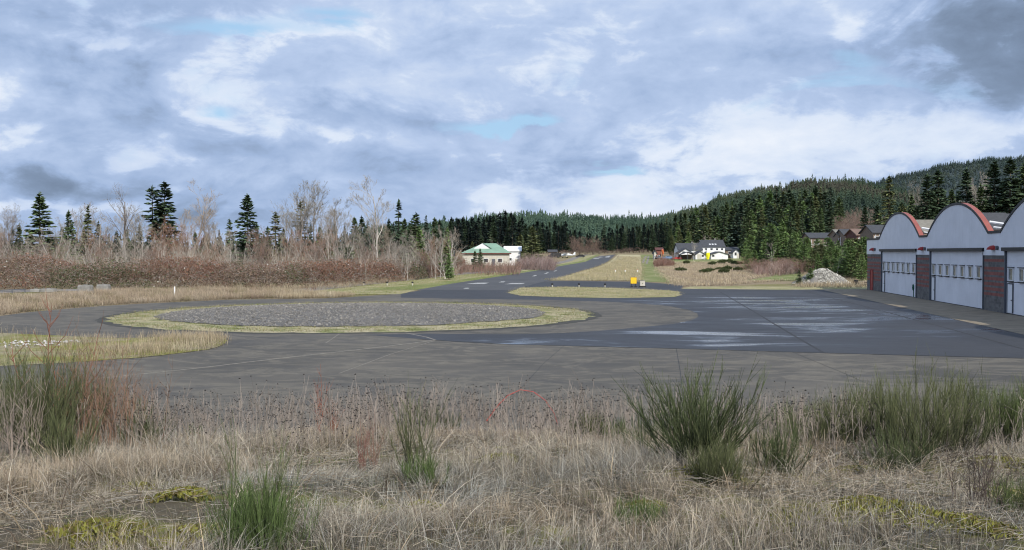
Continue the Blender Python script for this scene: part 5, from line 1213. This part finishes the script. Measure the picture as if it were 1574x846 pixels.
# dried flower stalks with seed heads along the crest
def weeds():
    g = G(); n = 2300; px = rng.uniform(-60, 1640, n); dens = np.interp(px, [-60, 200, 350, 480, 900, 1000, 1200, 1640], [1, 1, .55, 1, 1, .6, .9, .5]); px = px[rng.random(n) < dens]; n = len(px)
    y = rng.uniform(11, 19.5, n); x = (px - CX) / F * y; zb = ground(x, y); h = rng.uniform(.3, .8, n)
    P0 = np.stack([x, y, zb], 1); d = norm(np.concatenate([rng.normal(0, .14, (n, 2)), np.ones((n, 1))], 1)); P1 = P0 + d * h[:, None]; c = np.array([.22, .19, .165]) * rng.uniform(.6, 1.5, (n, 1))
    segs(g, P0, P1, np.full(n, .0035), np.full(n, .002), c); hd, hs = [], []
    for k in range(6):
        s = rng.uniform(.45, 1, (n, 1)); a = P0 + (P1 - P0) * s; b = a + norm(d + rng.normal(0, .45, (n, 3))) * rng.uniform(.06, .24, (n, 1)); segs(g, a, b, np.full(n, .0022), np.full(n, .0015), c); hd.append(b)
    H = np.concatenate(hd); H = H[rng.random(len(H)) < .75]; stones(g, H, rng.uniform(.007, .016, len(H)), (.035, .03, .028), .3)
    g.build('dried_flower_stalks', 'twig', None, 'stuff')
weeds()

# ------------------------------------------------------------------ shrubs on the bank
def broom(seed, H=1.0, R_=.9, n=150, green=(.07, .085, .035), low=.25, thick=.006, tw=9, up=1.0):
    r = np.random.default_rng(seed); S, T = [], []; gs, gt = G(), G()
    a = r.uniform(0, 6.28, n); tilt = r.uniform(0, 1, n) ** .6 * R_ / H * .75; Lh = H * r.uniform(.55, 1.08, n) * np.where(r.random(n) < .08, 1.2, 1)
    K = 6; P = np.zeros((n, K + 1, 3)); P[:, 0, 0] = r.normal(0, .07, n); P[:, 0, 1] = r.normal(0, .07, n)
    ang0 = np.clip(np.arctan(tilt) * 1.5, 0, 1.35)
    for k in range(K):
        ang = ang0 * (1 - .12 * k * up) + r.normal(0, .13, n); az = a + r.normal(0, .28, n)
        P[:, k + 1] = P[:, k] + np.stack([np.sin(ang) * np.cos(az), np.sin(ang) * np.sin(az), np.cos(ang)], 1) * (Lh / K)[:, None]
    dark = np.array([.045, .045, .035]); gr = np.array(green)
    for k in range(K):
        f = k / K; rad = thick * (1 - .75 * f); c = (dark * (1 - f) + gr * f) * r.uniform(.6, 1.5, (n, 1))
        segs(gs, P[:, k], P[:, k + 1], np.full(n, rad), np.full(n, thick * (1 - .75 * (k + 1) / K)), c)
    for j in range(tw * 2):
        q = r.uniform(low, 1, n) * (K - .01); i = q.astype(int); f = (q - i)[:, None]; ix = np.arange(n)
        b = P[ix, i] * (1 - f) + P[ix, i + 1] * f; loc = norm(P[ix, i + 1] - P[ix, i]); d = norm(loc + r.normal(0, .26, (n, 3)) + np.array([0, 0, .22])); ll = r.uniform(.07, .26, n) * H ** .5
        c = gr * r.uniform(.5, 1.9, (n, 1)); segs(gt, b, b + d * ll[:, None], np.full(n, thick * .33), np.full(n, thick * .15), c)
    return gs.mesh('stems'), gt.mesh('twigs')
def shrub(label, px, py, H, R_, n, green=(.07, .085, .035), seed=1, name='broom_shrub', cat='shrub', y=None, tw=9, up=1.0, thick=.006, low=.25, sink=.02):
    x, Y = at(px, py) if y is None else atY(px, y); zb = gz(x, Y) - sink
    o = thing(name, label, cat, (x, Y, zb)); s, t = broom(seed, H, R_, n, green, low, thick, tw, up)
    link('stems', s, 'twig', o); link('twigs', t, 'twig', o); return o
DK, GR, OL, BG = (.052, .066, .030), (.064, .084, .033), (.070, .080, .038), (.062, .092, .032)
shrub('large dark spreading broom bush right of centre on the grassy bank', 1072, 722, .92, 1.0, 120, DK, 1, tw=12, up=.5, thick=.0065)
shrub('bright green low broom growing at the foot of the large dark bush', 1108, 748, .38, .55, 100, OL, 2, up=1.2, thick=.004)
shrub('small broom with sparse dark twigs right of the large dark bush', 1198, 740, .50, .42, 45, DK, 3)
shrub('big upright broom clump on the right with many tall green wands', 1415, 712, 1.0, 1.0, 95, OL, 4, up=1.1)
shrub('slender broom wands rising just left of the big right hand clump', 1365, 700, .9, .5, 80, OL, 5, up=1.6)
shrub('upright broom clump behind, left part of the right hand broom hedge', 1215, 665, .62, .6, 110, GR, 6, up=1.5, y=16.2)
shrub('dense green broom in the middle of the right hand broom hedge', 1275, 660, .78, .8, 150, OL, 7, up=1.5, y=16.0)
shrub('broom with taller tips between the hedge and the big right clump', 1330, 660, .92, .7, 120, OL, 8, up=1.6, y=15.4)
shrub('pale green broom at the right edge of the picture', 1550, 690, .82, .55, 130, GR, 9, up=1.6)
shrub('tall broom wands behind the big right clump', 1470, 660, 1.1, .8, 120, OL, 10, up=1.6, y=14.6)
shrub('broom filling the far right corner of the crest', 1610, 670, 1.0, .9, 120, OL, 11, up=1.5, y=14.4)
shrub('low broom patch left behind the large dark bush', 905, 668, .42, .85, 110, OL, 12, up=1.6, y=14.8)
shrub('small broom patch on the crest beside the large dark bush', 945, 668, .34, .5, 60, GR, 13, up=1.6, y=14.6)
shrub('lone wiry broom with a tall bent tip left of centre', 642, 740, .72, .34, 20, OL, 14, up=.7, thick=.0045)
shrub('tiny green broom at the base of the lone wiry broom', 648, 752, .24, .2, 40, BG, 15, thick=.004)
shrub('wiry broom tuft on the crest right of centre left', 655, 662, .55, .3, 26, DK, 16, y=15.5)
shrub('bright green broom bush at the bottom of the picture', 398, 858, .34, .34, 150, BG, 17, up=1.2, thick=.0035, low=.05)
shrub('sparse tall wands rising from the bright green bottom bush', 402, 846, .62, .5, 18, GR, 18, thick=.0035)
shrub('dark broom in the left part of the big left thicket', 60, 700, 1.15, .9, 140, OL, 19, up=1.4)
shrub('dark broom in the middle of the big left thicket', 130, 690, .98, .85, 140, OL, 20, up=1.4)
shrub('dark green broom at the right side of the big left thicket', 200, 665, .85, .55, 110, DK, 21, up=1.5)
shrub('low broom before the big left thicket', 100, 725, .55, .45, 60, OL, 22)
shrub('broom cut by the left edge of the picture', -15, 690, .9, .7, 90, OL, 23, up=1.5)
shrub('small green shoots on the crest left of centre', 300, 655, .3, .4, 30, GR, 24, y=16)
shrub('low green broom sprig at the bottom right edge', 1572, 800, .3, .3, 50, GR, 25, thick=.004)
shrub('small pale green tuft low in front of centre right', 985, 812, .16, .16, 60, BG, 26, thick=.003, low=.05)
for i, (lb, px, py, H_, R_, n_, gr, yy) in enumerate([
    ('low tangled broom between the small sparse one and the right hedge', 1250, 690, .5, .6, 50, OL, None), ('leaning dark broom sprays under the big right clump', 1380, 735, .55, .8, 60, DK, None),
    ('loose broom sprays right of the big right clump', 1480, 705, .75, .8, 70, OL, None), ('dark broom behind the pale green one at the right edge', 1530, 660, .95, .9, 90, DK, 14.5),
    ('thin broom wands at the left end of the right hedge', 1190, 668, .62, .5, 36, GR, 15.8), ('grey green broom mass before the right hedge', 1310, 690, .7, .8, 90, OL, None),
    ('dark mass of broom behind the big left thicket', 95, 668, .95, 1.1, 130, DK, 14.8), ('dark low broom at the right foot of the big left thicket', 215, 700, .55, .6, 60, DK, None), ('broom wands at the far left of the big left thicket', 20, 680, 1.05, .8, 90, OL, None),
    ('small dark sprig beside the wiry tuft on the crest', 690, 665, .4, .35, 24, DK, 15.4), ('small broom sprays left of the large dark bush', 985, 700, .45, .6, 34, DK, None)]):
    shrub(lb, px, py, H_, R_, n_, gr, 60 + i, y=yy, up=.9, thick=.005)
def twiggy(label, px, py, H, n, spread, col, seed, y=None, per=7, thick=.006, tip=None):
    """bare upright stems with alternate side twigs"""
    r = np.random.default_rng(seed); x, Y = at(px, py) if y is None else atY(px, y); o = thing('bare_shrub', label, 'shrub', (x, Y, gz(x, Y) - .02)); gs, gt = G(), G()
    a = r.uniform(0, 6.28, n); sf = .6 if n > 16 else .12
    b0 = np.stack([r.normal(0, spread * .3 * sf, n), r.normal(0, spread * .2 * sf, n), np.zeros(n)], 1); K = 7; P = [b0]; tl = np.abs(r.normal(0, .22, n)) + .03; h = H * r.uniform(.45, 1.05, n)
    if n: h[0] = H
    for k in range(K): P.append(P[-1] + norm(np.stack([np.cos(a) * tl + r.normal(0, .06, n), np.sin(a) * tl + r.normal(0, .06, n), np.ones(n)], 1)) * (h / K)[:, None])
    col = np.array(col); tip = np.array(tip) if tip else col
    if n <= 16:
        S_ = np.stack(P, 1); gl = []
        for m_ in range(n):
            q_ = G(); q_.tube([tuple(v) for v in S_[m_]], [max(thick * (1 - .8 * k / K), .0015) for k in range(K + 1)], 5, tuple(col * .6 + tip * .4)); gl.append(q_)
    for k in range(K): segs(gs, P[k], P[k + 1], np.full(n, thick * (1 - .8 * k / K)), np.full(n, thick * (1 - .8 * (k + 1) / K)), (col + (tip - col) * k / K) * r.uniform(.7, 1.3, (n, 1)))
    P = np.stack(P, 1)
    for j in range(per):
        q = r.uniform(.25, 1, n) * (K - .01); i = q.astype(int); f = (q - i)[:, None]; ix = np.arange(n); b = P[ix, i] * (1 - f) + P[ix, i + 1] * f
        aa = r.uniform(0, 6.28, n); d = norm(np.stack([np.cos(aa), np.sin(aa), np.full(n, 1.1)], 1)); ll = h * r.uniform(.10, .28, n)
        if n <= 16:
            for m_ in range(n): m1 = b[m_] + d[m_] * ll[m_] * .6; gl[m_].tube([tuple(b[m_]), tuple(m1), tuple(m1 + (d[m_] * .6 + np.array([0, 0, .5])) * ll[m_] * .5)], [thick * .4, thick * .3, thick * .15], 4, tuple(tip))
            continue
        m = b + d * (ll * .6)[:, None]; e2 = m + norm(d + r.normal(0, .3, (n, 3)) + np.array([0, 0, .4])) * (ll * .5)[:, None]
        segs(gt, b, m, np.full(n, thick * .4), np.full(n, thick * .3), tip * r.uniform(.7, 1.3, (n, 1))); segs(gt, m, e2, np.full(n, thick * .3), np.full(n, thick * .18), tip * r.uniform(.7, 1.3, (n, 1)))
    if n <= 16:
        for q_ in gl: q_.build('stem', 'twig', o)
        return o
    link('stems', gs.mesh('stems'), 'twig', o); link('twigs', gt.mesh('twigs'), 'twig', o); return o
RD, BN, GY = (.22, .10, .07), (.20, .13, .09), (.24, .20, .17)
twiggy('tall bare reddish sapling, left one rising from the big left thicket', 60, 690, 1.95, 3, .25, RD, 31, thick=.012, per=9)
twiggy('tall bare reddish sapling, right one rising from the big left thicket', 105, 690, 1.75, 3, .2, RD, 32, thick=.011, per=9)
twiggy('orange brown cane thicket in the middle of the big left thicket', 150, 695, 1.35, 95, 1.3, (.20, .125, .09), 33, thick=.006, per=5)
twiggy('grey brown canes at the right end of the big left thicket', 205, 680, 1.2, 60, 1.2, BN, 34, thick=.005, per=6)
twiggy('pale dry canes tangled at the left edge of the bank', 20, 715, .95, 40, .8, GY, 35, thick=.005, per=5)
twiggy('red stemmed bare sapling on the crest left of centre', 490, 665, 1.1, 6, .25, (.24, .09, .06), 36, y=15, thick=.007, per=8)
twiggy('low red canes beside the red stemmed sapling', 510, 668, .6, 14, .6, (.22, .11, .08), 37, y=15, per=6)
twiggy('mauve grey dried weed clump on the crest centre left', 575, 665, .62, 46, 1.2, GY, 38, y=15.5, thick=.004)
twiggy('mauve grey dried weed clump on the crest before the far apron', 860, 668, .6, 50, 1.4, GY, 39, y=15.5, thick=.004)
twiggy('dark dead twigs in the lower right of the bank', 1510, 790, .52, 30, .4, (.07, .055, .05), 40, thick=.004)
twiggy('thin pale grass stalks standing among the right hand broom', 1440, 690, .95, 30, 1.0, (.34, .29, .24), 41, thick=.0035, per=4)
twiggy('reddish thin twigs low in the grass left of the wiry broom', 555, 735, .5, 12, .4, (.20, .10, .08), 42, thick=.004)
twiggy('dry reddish stalks in the grass right of the red twigs', 575, 728, .6, 10, .4, (.22, .14, .11), 43, thick=.004)
# arching red bramble cane
x, Y = atY(752, 14.2); zb = gz(x, Y); g = G(); wpx = lambda a: (a - 752) / F * 14.2
g.tube([(wpx(a), 0, ztop(b, 14.2) - zb) for a, b in [(748, 648), (762, 628), (780, 609), (800, 600), (820, 603), (838, 616), (852, 636), (858, 655)]], [.008, .008, .0075, .007, .006, .005, .004, .003], 5, (.42, .09, .08))
o = g.build('bramble_cane', 'twig'); o.location = (x, Y, zb); tag(o, 'single arching red bramble cane against the tarmac', 'bramble')

# ------------------------------------------------------------------ sky, sun, camera
w = bpy.data.worlds.new("World"); scn.world = w; w.use_nodes = True; w.cycles.sampling_method = 'NONE'; nt = w.node_tree
bg = nt.nodes['Background']; out = nt.nodes['World Output']
SUN_EL, SUN_AZ = 36.0, 154.0       # azimuth clockwise from the view direction (+y)
sky = nt.nodes.new('ShaderNodeTexSky'); sky.sky_type = 'NISHITA'; sky.sun_disc = False; sky.sun_elevation = R(SUN_EL); sky.sun_rotation = R(SUN_AZ)
tc = nt.nodes.new('ShaderNodeTexCoord').outputs['Generated']
sp = N(nt, 'ShaderNodeSeparateXYZ'); L(nt, tc, sp.inputs[0]); dx, dy, dz = sp.outputs
hz = mth(nt, 'SQRT', mth(nt, 'ADD', mth(nt, 'MULTIPLY', dx, dx), mth(nt, 'MULTIPLY', dy, dy)))
az = mth(nt, 'ARCTAN2', dx, dy); el = mth(nt, 'ARCTAN2', dz, hz)
# cloud deck seen in perspective
den = mth(nt, 'ADD', mth(nt, 'MAXIMUM', dz, 0.0), .30)
cb = N(nt, 'ShaderNodeCombineXYZ'); L(nt, mth(nt, 'DIVIDE', dx, den), cb.inputs[0]); L(nt, mth(nt, 'DIVIDE', dy, den), cb.inputs[1]); deck = cb.outputs[0]
ce = N(nt, 'ShaderNodeCombineXYZ'); L(nt, az, ce.inputs[0]); L(nt, mth(nt, 'MULTIPLY', el, 1.9), ce.inputs[1]); ang = ce.outputs[0]
def off(vec, v):
    m = nt.nodes.new('ShaderNodeVectorMath'); m.operation = 'ADD'; L(nt, vec, m.inputs[0]); m.inputs[1].default_value = v; return m.outputs[0]
n1 = noise(nt, 1.9, 6, .55, off(deck, (3.1, 1.7, .3)), .35)
n2 = noise(nt, 7.5, 7, .56, off(ang, (1.3, .4, 2.2)), .5)
n3 = noise(nt, 20.0, 6, .60, off(ang, (5.3, 2.4, .2)), .3)
nb = noise(nt, 5.0, 4, .6, off(ang, (9.3, 1.4, 4.2)), .2)
# warp used to break the outline of placed cloud masses
wa = mth(nt, 'MULTIPLY', mth(nt, 'SUBTRACT', nb, .5), .16); wb = mth(nt, 'MULTIPLY', mth(nt, 'SUBTRACT', n2, .5), .10)
azw = mth(nt, 'ADD', az, wa); elw = mth(nt, 'ADD', el, wb)
def blob(px, py, sx, sy, tilt=0.0):
    a0 = math.atan((px - CX) / F); e0 = math.atan((HY - py) / F * math.cos(a0)); sx /= F; sy /= F
    u = mth(nt, 'SUBTRACT', azw, a0); v = mth(nt, 'SUBTRACT', elw, e0)
    if tilt: v = mth(nt, 'SUBTRACT', v, mth(nt, 'MULTIPLY', u, tilt))
    q = mth(nt, 'ADD', mth(nt, 'POWER', mth(nt, 'ABSOLUTE', mth(nt, 'DIVIDE', u, sx)), 2), mth(nt, 'POWER', mth(nt, 'ABSOLUTE', mth(nt, 'DIVIDE', v, sy)), 2))
    return mth(nt, 'EXPONENT', mth(nt, 'MULTIPLY', q, -1.0))
def total(lst):
    t = None
    for (amp, *b) in lst:
        q = mth(nt, 'MULTIPLY', blob(*b), amp); t = q if t is None else mth(nt, 'ADD', t, q)
    return t
dark = total([(1.2, 1490, 50, 180, 52), (.95, 1550, 130, 90, 45), (.60, 610, 176, 190, 26, -.05), (.45, 440, 225, 120, 40), (.60, 90, 292, 330, 20), (.60, 350, 335, 110, 20), (.30, 730, 60, 170, 60), (.45, 1460, 228, 45, 18), (.30, 230, 205, 160, 50), (.25, 60, 10, 160, 25), (.30, 900, 255, 200, 22)])
lite = total([(.55, 30, 175, 50, 50), (.45, 170, 75, 120, 35), (.50, 430, 45, 110, 26), (.45, 190, 235, 36, 18), (.70, 745, 298, 30, 18), (.55, 960, 285, 90, 20), (.30, 1050, 215, 170, 40), (.50, 1480, 190, 130, 24), (.40, 560, 212, 70, 20), (.40, 340, 170, 50, 26), (.50, 1285, 50, 28, 18), (.60, 60, 318, 150, 9), (.45, 960, 322, 110, 14), (.30, 1200, 190, 140, 50), (.50, 825, 300, 26, 14), (.35, 370, 250, 40, 14), (.40, 950, 340, 330, 45), (.25, 1250, 230, 160, 40)])
blue = total([(.62, 780, 190, 75, 15), (.60, 958, 262, 46, 11), (.40, 1270, 98, 70, 16), (.32, 1290, 130, 110, 16), (.45, 350, 40, 110, 20), (.40, 490, 15, 70, 14), (.32, 355, 155, 24, 12)])
k2 = mth(nt, 'SUBTRACT', n2, .5); k3 = mth(nt, 'SUBTRACT', n3, .5)
puff = ramp(nt, mth(nt, 'ADD', mth(nt, 'MULTIPLY', lite, .8), mth(nt, 'ADD', mth(nt, 'MULTIPLY', k2, 1.5), mth(nt, 'MULTIPLY', k3, .9))), [(.16, 0), (.34, 1)])
belly = ramp(nt, mth(nt, 'ADD', mth(nt, 'MULTIPLY', dark, .8), mth(nt, 'ADD', mth(nt, 'MULTIPLY', k2, -1.3), mth(nt, 'MULTIPLY', k3, -.5))), [(.10, 0), (.50, 1)])
v = mth(nt, 'ADD', .57, mth(nt, 'MULTIPLY', mth(nt, 'SUBTRACT', n1, .5), .55))
v = mth(nt, 'ADD', v, mth(nt, 'ADD', mth(nt, 'MULTIPLY', k2, .35), mth(nt, 'MULTIPLY', k3, .30)))
v = mth(nt, 'ADD', v, mth(nt, 'SUBTRACT', mth(nt, 'ADD', mth(nt, 'MULTIPLY', puff, .115), mth(nt, 'MULTIPLY', lite, .16)), mth(nt, 'ADD', mth(nt, 'MULTIPLY', belly, .085), mth(nt, 'MULTIPLY', dark, .20))))
cl = ramp(nt, v, [(.14, (.15, .20, .29)), (.30, (.23, .31, .45)), (.46, (.36, .48, .71)), (.60, (.49, .61, .84)), (.76, (.70, .79, .94)), (.94, (.89, .93, 1.0))])
hole = ramp(nt, mth(nt, 'ADD', blue, mth(nt, 'MULTIPLY', mth(nt, 'SUBTRACT', n2, .5), 1.1)), [(.17, 0), (.46, .92)])
skyc = mix(nt, 1.0, sky.outputs[0], (.105, .105, .115), 'MULTIPLY')
skyb = mix(nt, .75, skyc, (.40, .66, .92))
c = mix(nt, hole, cl, skyb)
below = mth(nt, 'LESS_THAN', dz, -.01); c = mix(nt, below, c, (.12, .12, .10))
L(nt, c, bg.inputs['Color']); bg.inputs['Strength'].default_value = 1.0
ld = bpy.data.lights.new('sun', 'SUN'); ld.energy = 4.7; ld.angle = R(.6); ld.color = (1, .935, .83)
so = bpy.data.objects.new('sun', ld); COL.objects.link(so)
sd = Vector((math.sin(R(SUN_AZ)) * math.cos(R(SUN_EL)), math.cos(R(SUN_AZ)) * math.cos(R(SUN_EL)), math.sin(R(SUN_EL))))
so.rotation_euler = sd.to_track_quat('Z', 'Y').to_euler(); so.location = sd * 100
cd = bpy.data.cameras.new('camera'); co = bpy.data.objects.new('camera', cd); COL.objects.link(co)
co.location = (0, 0, CZ); co.rotation_euler = (R(90 - 1.31), 0, 0); cd.sensor_width = 36; cd.lens = F / 1574 * 36; cd.clip_end = 9000; cd.clip_start = .05
scn.camera = co
scn.view_settings.view_transform = 'Standard'; scn.view_settings.look = 'None'; scn.view_settings.exposure = 0
scn.cycles.max_bounces = 4; scn.cycles.diffuse_bounces = 2; scn.cycles.glossy_bounces = 2; scn.cycles.transmission_bounces = 1
scn.cycles.filter_width = 1.1
scn.cycles.use_adaptive_sampling = True; scn.cycles.adaptive_threshold = .03
